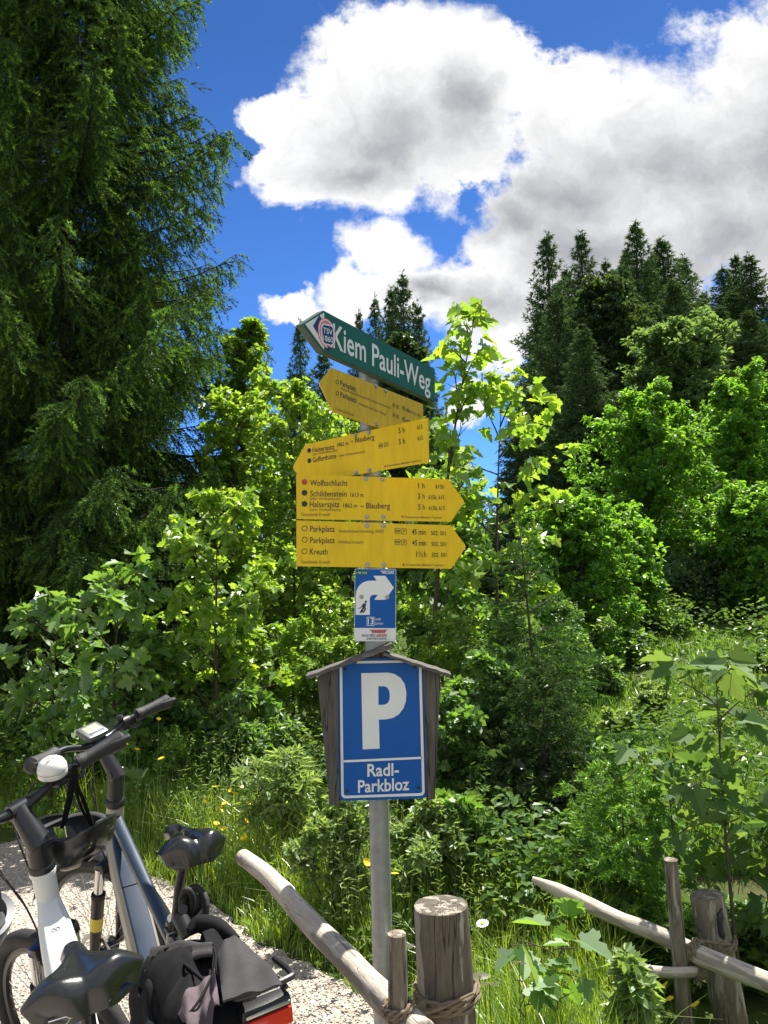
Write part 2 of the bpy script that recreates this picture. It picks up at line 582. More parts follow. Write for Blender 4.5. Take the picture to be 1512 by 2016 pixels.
M['helmet_grey'] = mat_basic('helmet_grey', (0.075, 0.078, 0.082), 0.35, var=0.15)
M['foam'] = mat_basic('helmet_foam', (0.03, 0.03, 0.032), 0.8)
M['reflector'] = mat_basic('red_reflector', (0.55, 0.02, 0.015), 0.2, coat=0.5)
M['yellow_tag'] = mat_basic('yellow_sticker', (0.62, 0.50, 0.05), 0.5)
M['strap'] = mat_basic('black_strap', (0.007, 0.007, 0.008), 0.8, spec=0.15)
# ------------------------------------------------------------------ ground
def sstep(a, b, x):
    t = np.clip((np.asarray(x, float) - a) / (b - a), 0, 1)
    return t * t * (3 - 2 * t)

def gz(x, y):
    """height of the terrain"""
    x = np.asarray(x, float)
    y = np.asarray(y, float)
    d = np.hypot(x, y)
    ditch = -0.28 * np.exp(-(((y - 4.6) / 1.1) ** 2)) * sstep(0.35, 1.5, x)
    bank = 0.62 * sstep(5.5, 16, y) * sstep(-1.0, 4.0, x) + 0.25 * sstep(5.5, 10, y)
    right = 0.27 * np.maximum(y - 18, 0) * sstep(0.12, 0.34, x / np.maximum(y, 1)) * (y > 0)
    left = 0.06 * np.maximum(y - 20, 0) * (y > 0)
    right = np.minimum(right, 40)
    left = np.minimum(left, 9)
    side = 0.10 * np.maximum(np.abs(x) - 14, 0)
    side = np.minimum(side, 20)
    n = 0.05 * np.sin(1.7 * x + 0.6 * y) * np.cos(1.3 * y - 0.4 * x) + 0.03 * np.sin(4.1 * x - 2.2 * y)
    return ditch + bank + right + left + side + n * sstep(4.0, 7.0, d)

def axis_pts(lim, near, step):
    p = list(np.arange(-near, near + 1e-6, step))
    s = step
    x = near
    while x < lim:
        s *= 1.22
        x += s
        p.append(x)
        p.insert(0, -x)
    return np.array(sorted(p))

def mat_soil():
    m = bpy.data.materials.new('meadow_soil')
    m.use_nodes = True
    t = NT(m.node_tree)
    b = t.n['Principled BSDF']
    b.inputs['Roughness'].default_value = 0.95
    b.inputs['Specular IOR Level'].default_value = 0.1
    tc = t.node('ShaderNodeTexCoord')
    a = t.noise(tc.outputs['Object'], 0.8, 6, 0.6)
    c = t.noise(tc.outputs['Object'], 9.0, 8, 0.7)
    col = t.mix(t.lin(c, 0.3, 0.7), (0.030, 0.055, 0.012, 1), (0.075, 0.105, 0.022, 1))
    col = t.mix(t.smooth(a, 0.5, 0.68), col, (0.085, 0.070, 0.038, 1))
    t.put(b.inputs['Base Color'], col)
    bn = t.node('ShaderNodeBump')
    bn.inputs['Strength'].default_value = 0.8
    bn.inputs['Distance'].default_value = 0.03
    t.put(bn.inputs['Height'], c)
    t.put(b.inputs['Normal'], bn.outputs[0])
    return m

def mat_gravel():
    m = bpy.data.materials.new('pale_gravel')
    m.use_nodes = True
    t = NT(m.node_tree)
    b = t.n['Principled BSDF']
    b.inputs['Roughness'].default_value = 0.9
    b.inputs['Specular IOR Level'].default_value = 0.2
    tc = t.node('ShaderNodeTexCoord')
    vo = t.node('ShaderNodeTexVoronoi')
    t.put(vo.inputs['Vector'], tc.outputs['Object'])
    vo.inputs['Scale'].default_value = 75
    vo2 = t.node('ShaderNodeTexVoronoi')
    t.put(vo2.inputs['Vector'], tc.outputs['Object'])
    vo2.inputs['Scale'].default_value = 160
    sp = t.node('ShaderNodeSeparateColor')
    t.put(sp.inputs[0], vo.outputs['Color'])
    big = t.noise(tc.outputs['Object'], 1.6, 5, 0.6)
    col = t.mix(sp.outputs[0], (0.34, 0.295, 0.24, 1), (0.56, 0.505, 0.43, 1))
    col = t.mix(t.math('MULTIPLY', t.smooth(sp.outputs[1], 0.7, 0.9), 0.6), col, (0.33, 0.26, 0.20, 1))
    col = t.mix(t.math('MULTIPLY', t.smooth(big, 0.45, 0.7), 0.4), col, (0.31, 0.255, 0.19, 1))
    col = t.mix(t.smooth(vo.outputs['Distance'], 0.42, 0.75), col, (0.26, 0.22, 0.18, 1))
    t.put(b.inputs['Base Color'], col)
    bn = t.node('ShaderNodeBump')
    bn.inputs['Strength'].default_value = 0.7
    bn.inputs['Distance'].default_value = 0.005
    t.put(bn.inputs['Height'], t.math('SUBTRACT', 1.0, t.math('ADD', vo.outputs['Distance'], t.math('MULTIPLY', vo2.outputs['Distance'], 0.5))))
    t.put(b.inputs['Normal'], bn.outputs[0])
    return m

def build_ground():
    ax = axis_pts(900, 12, 0.4)
    X, Y = np.meshgrid(ax, ax + 0.0)
    Z = gz(X, Y)
    n = len(ax)
    V = np.stack([X.ravel(), Y.ravel(), Z.ravel()], 1)
    i, j = np.meshgrid(np.arange(n - 1), np.arange(n - 1), indexing='ij')
    a = (i * n + j).ravel()
    F = np.stack([a, a + 1, a + n + 1, a + n], 1)
    o = link_mesh('ground', np_mesh('ground', V, [F], smooth=True), mat_soil())
    setp(o, 'dark meadow soil under the plants, rising to the wooded hillside', kind='structure')

# outline of the gravel parking patch, seen from above (metres)
GRAVEL_EDGE = [(-9, 6.6), (-5.5, 6.4), (-3.3, 5.95), (-2.4, 5.5), (-1.75, 5.0), (-1.25, 4.6), (-0.85, 4.2), (-0.62, 3.85), (-0.36, 3.62), (-0.12, 3.32),
               (0.02, 3.0), (0.12, 2.6), (0.25, 2.2), (0.5, 1.6), (0.9, 0.9), (1.6, 0.2), (2.2, -3), (2.2, -9), (-9, -9)]

def in_gravel(x, y):
    x = np.asarray(x, float)
    y = np.asarray(y, float)
    c = np.zeros(x.shape, bool)
    E = GRAVEL_EDGE
    for k in range(len(E)):
        x1, y1 = E[k]
        x2, y2 = E[(k + 1) % len(E)]
        hit = ((y1 > y) != (y2 > y)) & (x < (x2 - x1) * (y - y1) / ((y2 - y1) or 1e-9) + x1)
        c ^= hit
    return c

def build_gravel():
    rng = np.random.default_rng(5)
    edge = bez([(x, y, 0) for x, y in GRAVEL_EDGE], 6)
    bm = bmesh.new()
    vs = []
    for q in edge[:-1]:
        j = rng.normal(0, 0.02, 2)
        vs.append(bm.verts.new((q[0] + j[0], q[1] + j[1], 0.0)))
    f = bm.faces.new(vs)
    bmesh.ops.triangulate(bm, faces=[f])
    for v in bm.verts:
        v.co.z = float(gz(v.co.x, v.co.y)) * 0.0 + 0.012
    me = bpy.data.meshes.new('gravel_path')
    bm.normal_update()
    bm.to_mesh(me)
    bm.free()
    o = link_mesh('gravel_path', me, mat_gravel())
    setp(o, 'pale crushed gravel of the bicycle parking patch', kind='structure')
    # loose stones lying on it
    n = 95000
    d = 1.6 + 4.9 * rng.random(n) ** 1.3
    a = rng.uniform(-0.95, 0.25, n)
    x, y = d * np.sin(a), d * np.cos(a)
    ok = in_gravel(x, y)
    x, y = x[ok], y[ok]
    n = len(x)
    T = np.array([(1, 0, 0), (-1, 0, 0), (0, 1, 0), (0, -1, 0), (0, 0, 1), (0, 0, -1), ], float)
    T = np.repeat(T[None], n, 0) * rng.uniform(0.55, 1.1, (n, 6, 1))
    T[:, :, 2] *= 0.42
    th = rng.uniform(0, 6.28, n)
    c, s = np.cos(th), np.sin(th)
    X = T[:, :, 0] * c[:, None] - T[:, :, 1] * s[:, None]
    Yv = T[:, :, 0] * s[:, None] + T[:, :, 1] * c[:, None]
    r = rng.uniform(0.003, 0.0075, n) * (1 + 0.8 * (rng.random(n) > 0.97))
    V = np.stack([X * r[:, None] + x[:, None], Yv * r[:, None] + y[:, None], T[:, :, 2] * r[:, None] + 0.012 + r[:, None] * 0.35], 2).reshape(-1, 3)
    fc = np.array([(0, 2, 4), (2, 1, 4), (1, 3, 4), (3, 0, 4), (2, 0, 5), (1, 2, 5), (3, 1, 5), (0, 3, 5)])
    F = (np.arange(n)[:, None, None] * 6 + fc[None]).reshape(-1, 3)
    m = bpy.data.materials.new('gravel_stones')
    m.use_nodes = True
    t = NT(m.node_tree)
    b = t.n['Principled BSDF']
    b.inputs['Roughness'].default_value = 0.9
    geo = t.node('ShaderNodeNewGeometry')
    rp = t.node('ShaderNodeValToRGB')
    e = rp.color_ramp.elements
    e[0].color = (0.24, 0.19, 0.15, 1)
    e[1].color = (0.60, 0.55, 0.48, 1)
    q = e.new(0.35); q.color = (0.44, 0.39, 0.325, 1)
    t.put(rp.inputs[0], geo.outputs['Random Per Island'])
    t.put(b.inputs['Base Color'], rp.outputs[0])
    o = link_mesh('gravel_stones', np_mesh('gravel_stones', V, [F]), m)
    setp(o, 'loose pale stones on the gravel patch', kind='stuff')

build_ground()
build_gravel()
# ------------------------------------------------------------------ signpost and its signs
class Panel:
    """an upright sign plane standing in the world; local x to the right, z up, -y towards the reader"""
    def __init__(s, TL, TR, DL, DR):
        a, b = P(*TL, DL), P(*TR, DR)
        s.o = a
        s.ux = unit(b - a)
        s.n = unit(np.cross(s.ux, [0, 0, 1.0]))     # towards the reader
        s.uz = np.cross(s.n, s.ux)
        s.M = Matrix(((s.ux[0], -s.n[0], s.uz[0], a[0]), (s.ux[1], -s.n[1], s.uz[1], a[1]), (s.ux[2], -s.n[2], s.uz[2], a[2]), (0, 0, 0, 1)))
    def uv(s, px, py):
        d = ray(px, py)
        t = (s.o - EYE).dot(s.n) / d.dot(s.n)
        q = EYE + d * t - s.o
        return np.array([q.dot(s.ux), q.dot(s.uz)])
    def poly(s, pts):
        return [s.uv(*p) for p in pts]

def text_mesh_into(mb, panel, body, pL, pR, cap, bold=0.0, y=-0.0026, shear=0.0, depth=0.0008):
    """lettering between baseline points pL and pR with capital height cap (all read off along the panel)"""
    a, b = panel.uv(*pL), panel.uv(*pR)
    h = abs(panel.uv(pL[0], pL[1] - cap)[1] - a[1])
    cu = bpy.data.curves.new('lettering', 'FONT')
    cu.body = body
    cu.size = 1.0
    cu.resolution_u = 3
    cu.offset = bold if bold else 0.006
    cu.shear = shear
    ob = bpy.data.objects.new('lettering', cu)
    me = bpy.data.meshes.new_from_object(ob)
    bpy.data.objects.remove(ob)
    bpy.data.curves.remove(cu)
    vs = np.array([v.co[:] for v in me.vertices])
    fs = [list(p.vertices) for p in me.polygons]
    bpy.data.meshes.remove(me)
    x0, x1 = vs[:, 0].min(), vs[:, 0].max()
    CAP = 0.675
    e = unit(b - a)
    L = np.linalg.norm(b - a)
    perp = np.array([0.0, 1.0])
    out = []
    for v in vs:
        q = a + e * ((v[0] - x0) / (x1 - x0) * L) + perp * (v[1] / CAP * h)
        out.append((q[0], y, q[1]))
    mb._add(out, fs)

def disc(mb, c, r, y=-0.0026, n=24, inner=0.0):
    o = [(c[0] + r * math.cos(2 * math.pi * k / n), c[1] + r * math.sin(2 * math.pi * k / n)) for k in range(n)]
    if inner > 0:
        i = [(c[0] + inner * math.cos(2 * math.pi * k / n), c[1] + inner * math.sin(2 * math.pi * k / n)) for k in range(n)]
        mb.strip(o, i, y, y + 0.001)
    else:
        mb.prism(o, y, y + 0.001)

def rrect(x0, z0, x1, z1, r, n=6, corners=(1, 1, 1, 1)):
    """rounded rectangle, counter-clockwise from bottom left; corners bl br tr tl"""
    out = []
    for (cx, cz, a0, k) in ((x0, z0, 180, 0), (x1, z0, 270, 1), (x1, z1, 0, 2), (x0, z1, 90, 3)):
        rr = r * corners[k]
        sx = 1 if cx == x0 else -1
        sz = 1 if cz == z0 else -1
        for i in range(n + 1):
            a = R(a0 + 90 * i / n)
            out.append((cx + sx * rr + rr * math.cos(a), cz + sz * rr + rr * math.sin(a)))
    return out

def bolts_on(panel, pts, parent, r=0.0065, y=-0.002):
    for (px, py) in pts:
        c = panel.uv(px, py)
        mb = MB()
        mb.lathe([(0, 0), (r * 1.35, 0), (r * 1.35, 0.0012), (r, 0.0014), (r * 0.95, 0.0052), (r * 0.55, 0.0062), (0, 0.0062)], (c[0], y, c[1]), (0, -1, 0), 12)
        mb.build('bolt', M['bolt'], parent)

def sign_root(name, panel, label, cat, group=None):
    o = empty(name, (0, 0, 0), label, cat, group)
    o.matrix_world = panel.M
    return o

# pole
def build_pole():
    b, t = P(757, 2030, 3.0), P(723.5, 690, 3.0)
    d = unit(t - b)
    b = b - d * ((b[2] + 0.05) / d[2])
    root = empty('sign_post', b, 'grey galvanised steel pole carrying the yellow trail signs and blue parking sign', 'sign post')
    mb = MB()
    q = t - b
    mb.tube([(0, 0, 0), q * 0.5, q], 0.037, 28)
    mb.build('pole', M['zinc'], root)
    cp = MB()
    cp.lathe([(0.0375, -0.01), (0.0395, -0.01), (0.0395, 0.004), (0.03, 0.012), (0, 0.014)], q, d, 24)
    cp.build('pole_cap', M['blackplastic'], root)
    for py in (752, 845, 858, 935, 1022, 1034, 1108, 1168):
        f = (P(740, py, 3.0)[2] - b[2]) / q[2]
        c = MB()
        c.lathe([(0.0372, -0.009), (0.0405, -0.009), (0.0405, 0.009), (0.0372, 0.009)], q * f, d, 24)
        c.build('clamp', M['bolt'], root)
build_pole()

GT = 'yellow trail signs on the post'
def trail_sign(label, TL, TR, DL, DR, outline, dark, faded, dots, rings, icons, bolts, mat, red=None, spk=None):
    p = Panel(TL, TR, DL, DR)
    root = sign_root('trail_sign', p, label, 'trail sign', GT)
    mb = MB()
    mb.prism(p.poly(outline), -0.0015, 0.0025)
    mb.build('panel', mat, root, 30)
    ink = MB()
    for a in dark:
        text_mesh_into(ink, p, *a)
    for (c, r) in dots:
        u = p.uv(*c)
        disc(ink, u, abs(p.uv(c[0], c[1] - r)[1] - u[1]))
    for (c, r) in rings:
        u = p.uv(*c)
        k = abs(p.uv(c[0], c[1] - r)[1] - u[1])
        disc(ink, u, k, inner=k * 0.80)
    ink.build('lettering', M['ink'], root, 0)
    sf = MB()
    for a in faded:
        text_mesh_into(sf, p, *a)
    for (c, w, kind) in icons:
        u = p.uv(*c)
        h = abs(p.uv(c[0], c[1] - w / 2)[1] - u[1])
        o = rrect(u[0] - h, u[1] - h, u[0] + h, u[1] + h, h * 0.25, 3)
        i = rrect(u[0] - h * 0.84, u[1] - h * 0.84, u[0] + h * 0.84, u[1] + h * 0.84, h * 0.2, 3)
        sf.strip(o, i, -0.0026, -0.0018)
        if kind == 'bus':
            for k in (-0.55, 0, 0.55):
                sf.prism(rrect(u[0] + k * h - h * 0.2, u[1] + h * 0.02, u[0] + k * h + h * 0.2, u[1] + h * 0.4, h * 0.05, 2), -0.0026, -0.0018)
            sf.prism(rrect(u[0] - h * 0.78, u[1] - h * 0.35, u[0] + h * 0.78, u[1] - h * 0.05, h * 0.05, 2), -0.0026, -0.0018)
        elif kind == 'P':
            sf.strip(rrect(u[0] - h * 0.35, u[1] - h * 0.1, u[0] + h * 0.45, u[1] + h * 0.55, h * 0.2, 3), rrect(u[0] - h * 0.18, u[1] + h * 0.07, u[0] + h * 0.25, u[1] + h * 0.38, h * 0.1, 3), -0.0026, -0.0018)
            sf.prism(rrect(u[0] - h * 0.35, u[1] - h * 0.55, u[0] - h * 0.18, u[1] - h * 0.11, h * 0.02, 1), -0.0026, -0.0018)
        elif kind == 'food':
            for sg in (1, -1):
                q = [(u[0] - sg * h * 0.5, u[1] - h * 0.42), (u[0] - sg * h * 0.38, u[1] - h * 0.55), (u[0] + sg * h * 0.6, u[1] + h * 0.42), (u[0] + sg * h * 0.42, u[1] + h * 0.6)]
                sf.prism(q, -0.0026 - 0.0001 * sg, -0.0018)
    sf.build('small_print', M['ink_soft'], root, 0)
    if red or spk:
        rd = MB()
        if red:
            u = p.uv(*red[0])
            disc(rd, u, abs(p.uv(red[0][0], red[0][1] - red[1])[1] - u[1]))
        if spk:
            u = p.uv(*spk)
            h = 0.0045
            rd.prism(rrect(u[0] - h, u[1] - h * 0.9, u[0] + h, u[1] + h * 0.3, h * 0.3, 2), -0.0026, -0.0018)
            disc(rd, (u[0], u[1] + h * 0.8), h * 0.4, n=10)
        rd.build('red_mark', M['red'], root, 0)
    bolts_on(p, bolts, root)
    return root

trail_sign('lowest yellow trail sign, reading Parkplatz twice and Kreuth, pointing right', (583.5, 1024.5), (886.7, 1034.3), 2.925, 2.965,
    [(583.5, 1024.5), (886.7, 1034.3), (914.5, 1071), (916.9, 1075.8), (914.5, 1081), (888, 1119.8), (583.5, 1114.8)],
    [("Parkplatz", (610.3, 1046.9), (659, 1047), 11.2), ("Parkplatz", (610.3, 1069.3), (659, 1069.5), 11.2), ("Kreuth", (609.8, 1091.6), (644.7, 1091.7), 11.2),
     ("45 min", (810.6, 1052.4), (838, 1052.7), 10.5, 0.008), ("45 min", (811.3, 1074), (839, 1074.2), 10.5, 0.008), ("1½h", (819.3, 1096.2), (839.2, 1096.4), 10.5),
     ("502, 501", (848.5, 1053.4), (877.2, 1054), 8), ("502, 501", (849, 1075), (878, 1075.3), 8), ("502, 501", (849.8, 1096.4), (878.4, 1096.8), 8)],
    [("(Siebenhütten/Gernberg, B307)", (666.8, 1048.2), (755.5, 1049), 5.5), ("(Wildbad Kreuth)", (666, 1070), (715, 1070.3), 5.5),
     ("Gemeinde Kreuth", (593.4, 1109.2), (650, 1109.5), 6), ("Kreissparkasse Miesbach-Tegernsee", (799.5, 1113.5), (873.4, 1114.8), 4.2)],
    [], [((599.7, 1040.6), 5.6), ((599.7, 1062.5), 5.6), ((599.5, 1085.4), 5.6)],
    [((782.3, 1045.5), 11.3, 'bus'), ((795.3, 1046.3), 11.3, 'P'), ((782.3, 1067.1), 11.3, 'bus'), ((795.3, 1067.9), 11.3, 'P')],
    [(722.8, 1035.1), (755, 1035.6), (723.4, 1111.3), (755.5, 1111.8)], M['yellow'], None, (794.5, 1111.5))

trail_sign('yellow trail sign pointing right with a red dot beside Wolfsschlucht', (583, 933.8), (883, 943.9), 2.925, 2.965,
    [(583, 933.8), (883, 943.9), (911.5, 983), (913.6, 987.3), (911.8, 991.5), (888, 1027.3), (583.9, 1021.8)],
    [("Wolfsschlucht", (610.3, 956.4), (684.2, 956.6), 11.3), ("Schildenstein", (610.3, 977.5), (682.4, 977.8), 11.3), ("Halserspitz", (609.5, 998.7), (668.3, 998.7), 11.3),
     ("1613 m", (690, 978.3), (715.3, 978.5), 8), ("1862 m", (675.6, 999.4), (703.3, 999.6), 8), ("– Blauberg", (708.8, 1000.9), (767.6, 1001.3), 11),
     ("1 h", (823.1, 961.5), (835.5, 961.7), 10.5), ("3 h", (822.6, 982.1), (836, 982.3), 10.5), ("5 h", (823.1, 1003.4), (836.5, 1003.6), 10.5),
     ("615b", (857.3, 962), (873.9, 962.3), 8), ("615b, 615", (843.3, 982.8), (874.2, 983.1), 8), ("615b, 615", (844, 1004), (875.2, 1004.2), 8)],
    [("(über Wolfsschlucht)", (610.3, 984.1), (670.6, 984.5), 4.6), ("(über Wolfsschlucht)", (610.3, 1005.7), (670.6, 1006), 4.6),
     ("Gemeinde Kreuth", (593.4, 1015.8), (650, 1016), 6), ("Kreissparkasse Miesbach-Tegernsee", (797, 1020), (870.4, 1021), 4.2)],
    [((599.5, 970.3), 5.6), ((599.5, 992.1), 5.6)], [], [],
    [(720.8, 942.6), (753, 943.4), (722.1, 1017.5), (754.5, 1017.5)], M['yellow'], ((599.5, 948.9), 5.6), (792.5, 1017))

trail_sign('yellow trail sign pointing left to Halserspitz and Gufferthütte, tilted up to the right', (601.5, 875.2), (842.7, 822.5), 3.10, 2.78,
    [(601.5, 875.2), (842.7, 822.5), (844.7, 910.4), (603, 951.5), (579, 925.5), (577.4, 920.5), (578.6, 916)],
    [("Halserspitz", (616, 891.2), (659.3, 884.2), 9.5), ("1862 m", (664.8, 879.8), (686.2, 876.2), 7.2), ("– Blauberg", (690.7, 873.2), (738, 865.2), 9.8),
     ("Gufferthütte", (616.5, 910.4), (663, 902), 9.5), ("5 h", (785.4, 853.6), (798, 851.4), 10.5), ("5 h", (785.9, 875.2), (798.2, 873.3), 10.5),
     ("615", (822.1, 846), (832.7, 844.2), 8.5), ("615", (822.9, 867.7), (833.2, 865.8), 8.5)],
    [("(über Hohlensteinalm)", (616.5, 897), (664.3, 888.6), 4.4), ("(über Hohlensteinalm)", (668.6, 899.6), (719, 891), 4.4), ("Kreissparkasse Miesbach-Tegernsee", (763, 919.2), (829.4, 908), 4)],
    [((609.3, 887.1), 4.7), ((609.5, 907.2), 4.7)], [], [((750.2, 877.8), 9.5, 'bus'), ((761, 875.3), 9.5, 'food')],
    [(700.7, 856.4), (726.9, 851.9), (701.2, 931), (727.9, 926)], M['yellow'], None, (759.3, 918))

trail_sign('weathered top yellow trail sign pointing left to Parkplatz, partly under the green sign', (652.5, 723.7), (832.2, 796), 2.70, 3.20,
    [(652.5, 723.7), (832.2, 796), (832.8, 872), (655.5, 812), (630.5, 760), (629, 755), (630.5, 750.5)],
    [("Parkplatz", (668.8, 758.6), (700.2, 771.2), 9.8), ("Parkplatz", (669.6, 781.2), (700.7, 793.6), 9.8), ("45 min", (790.7, 807.2), (807, 813.8), 9, 0.008), ("45 min", (790.7, 828.8), (807, 835.2), 9, 0.008)],
    [("(Siebenhütten/Gernberg, B307 über Hohlensteinalm)", (670.6, 766.5), (768.6, 805.6), 4.4), ("(Wildbad Kreuth, über Fußweg)", (705.3, 796.5), (758.5, 817.6), 4.4),
     ("Gemeinde Kreuth", (660, 806.6), (695.7, 819.8), 5), ("502, 501", (808.8, 814.6), (827.7, 822), 5.5)],
    [], [((663, 752.4), 4.3), ((663.3, 774.7), 4.3)],
    [((774.9, 798), 7.5, 'bus'), ((781.8, 801), 7.5, 'P'), ((774.9, 817.4), 7.5, 'bus'), ((781.8, 820.7), 7.5, 'P')],
    [(739, 760.9), (758, 770.4), (740.5, 836.3)], M['yellow_dirty'])

def build_street_sign():
    p = Panel((638.7, 613.1), (854.5, 725.7), 2.66, 3.32)
    root = sign_root('street_sign', p, 'green street name sign with white lettering and a round club sticker, topmost on the pole', 'street sign')
    out = [(597, 639), (638.7, 613.1), (854.5, 725.7), (855.5, 790), (637, 692)]
    poly = p.poly(out)
    mb = MB()
    mb.prism(poly, -0.001, 0.0)
    mb.build('panel', M['green'], root, 0)
    # hollow profile behind the face
    c = np.mean(poly, axis=0)
    big = [np.array(q) + unit(np.array(q) - c) * 0.006 for q in poly]
    pr = MB()
    pr.prism(big, 0.0004, 0.028)
    pr.build('profile', M['signprofile'], root, 0)
    w = MB()
    w.prism(p.poly([(600.5, 638.5), (637.3, 616.5), (637.0, 688.5)]), -0.0022, -0.001)
    text_mesh_into(w, p, "Kiem", (654, 683.2), (719.5, 713.2), 46, 0.014, -0.0024)
    text_mesh_into(w, p, "Pauli-Weg", (731.5, 718.8), (846.5, 772.5), 42, 0.014, -0.0024)
    w.build('lettering', M['signwhite'], root, 0)
    st = empty('sticker', (0, 0, 0), None, None)
    st.parent = root
    def pp(l, y0, mat, nm):
        k = MB()
        k.prism(p.poly(l), y0, y0 + 0.0006)
        k.build(nm, mat, stk, 0)
    k = MB()
    k.prism(p.poly([(627, 621), (646, 646), (629, 664), (615, 642)]), -0.0036, -0.0030)
    stk = k.build('sticker_backing', M['navy'], root, 0)
    bpy.data.objects.remove(st)
    k = MB()
    cc = p.uv(642, 657)
    rx = p.uv(658, 657)[0] - cc[0]
    rz = cc[1] - p.uv(642, 684)[1]
    def ell(f):
        return [(cc[0] + rx * f * math.cos(2 * math.pi * i / 32), cc[1] + rz * f * math.sin(2 * math.pi * i / 32)) for i in range(32)]
    k.prism(ell(1.08), -0.0042, -0.0036)
    k.build('ring', M['pinkred'], stk, 0)
    k = MB()
    k.strip(ell(1.0), ell(0.92), -0.0046, -0.0042)
    sh = p.poly([(630, 643), (634, 637), (651, 641), (655, 648), (656, 676), (652, 681), (636, 678), (631, 671)])
    k.prism(sh, -0.0048, -0.0042)
    k.build('white_border', M['signwhite'], stk, 0)
    k = MB()
    k.prism(p.poly([(632, 645), (635, 640), (650.5, 643.5), (653.5, 649), (654.2, 675), (651, 679), (637, 676), (633, 670)]), -0.0053, -0.0048)
    k.prism(p.poly([(642, 682), (651, 684.5), (646.5, 691.5)]), -0.0053, -0.0048)
    k.build('shield', M['navy'], stk, 0)
    k = MB()
    text_mesh_into(k, p, "TSV", (633.5, 655.5), (652, 660.5), 10.5, 0.01, -0.0056)
    text_mesh_into(k, p, "1860", (633.5, 670.8), (653.3, 675.5), 10.5, 0.01, -0.0056)
    k.build('lettering', M['signwhite'], stk, 0)
    # wire loop of the clamp above the profile
    c = p.uv(729, 659)
    k = MB()
    k.tube(bez([(c[0] - 0.012, 0.012, c[1] - 0.003), (c[0] - 0.006, 0.012, c[1] + 0.008), (c[0] + 0.008, 0.012, c[1] + 0.006), (c[0] + 0.014, 0.012, c[1] - 0.006)], 5), 0.0018, 6)
    k.build('wire_loop', M['chrome'], root)
build_street_sign()

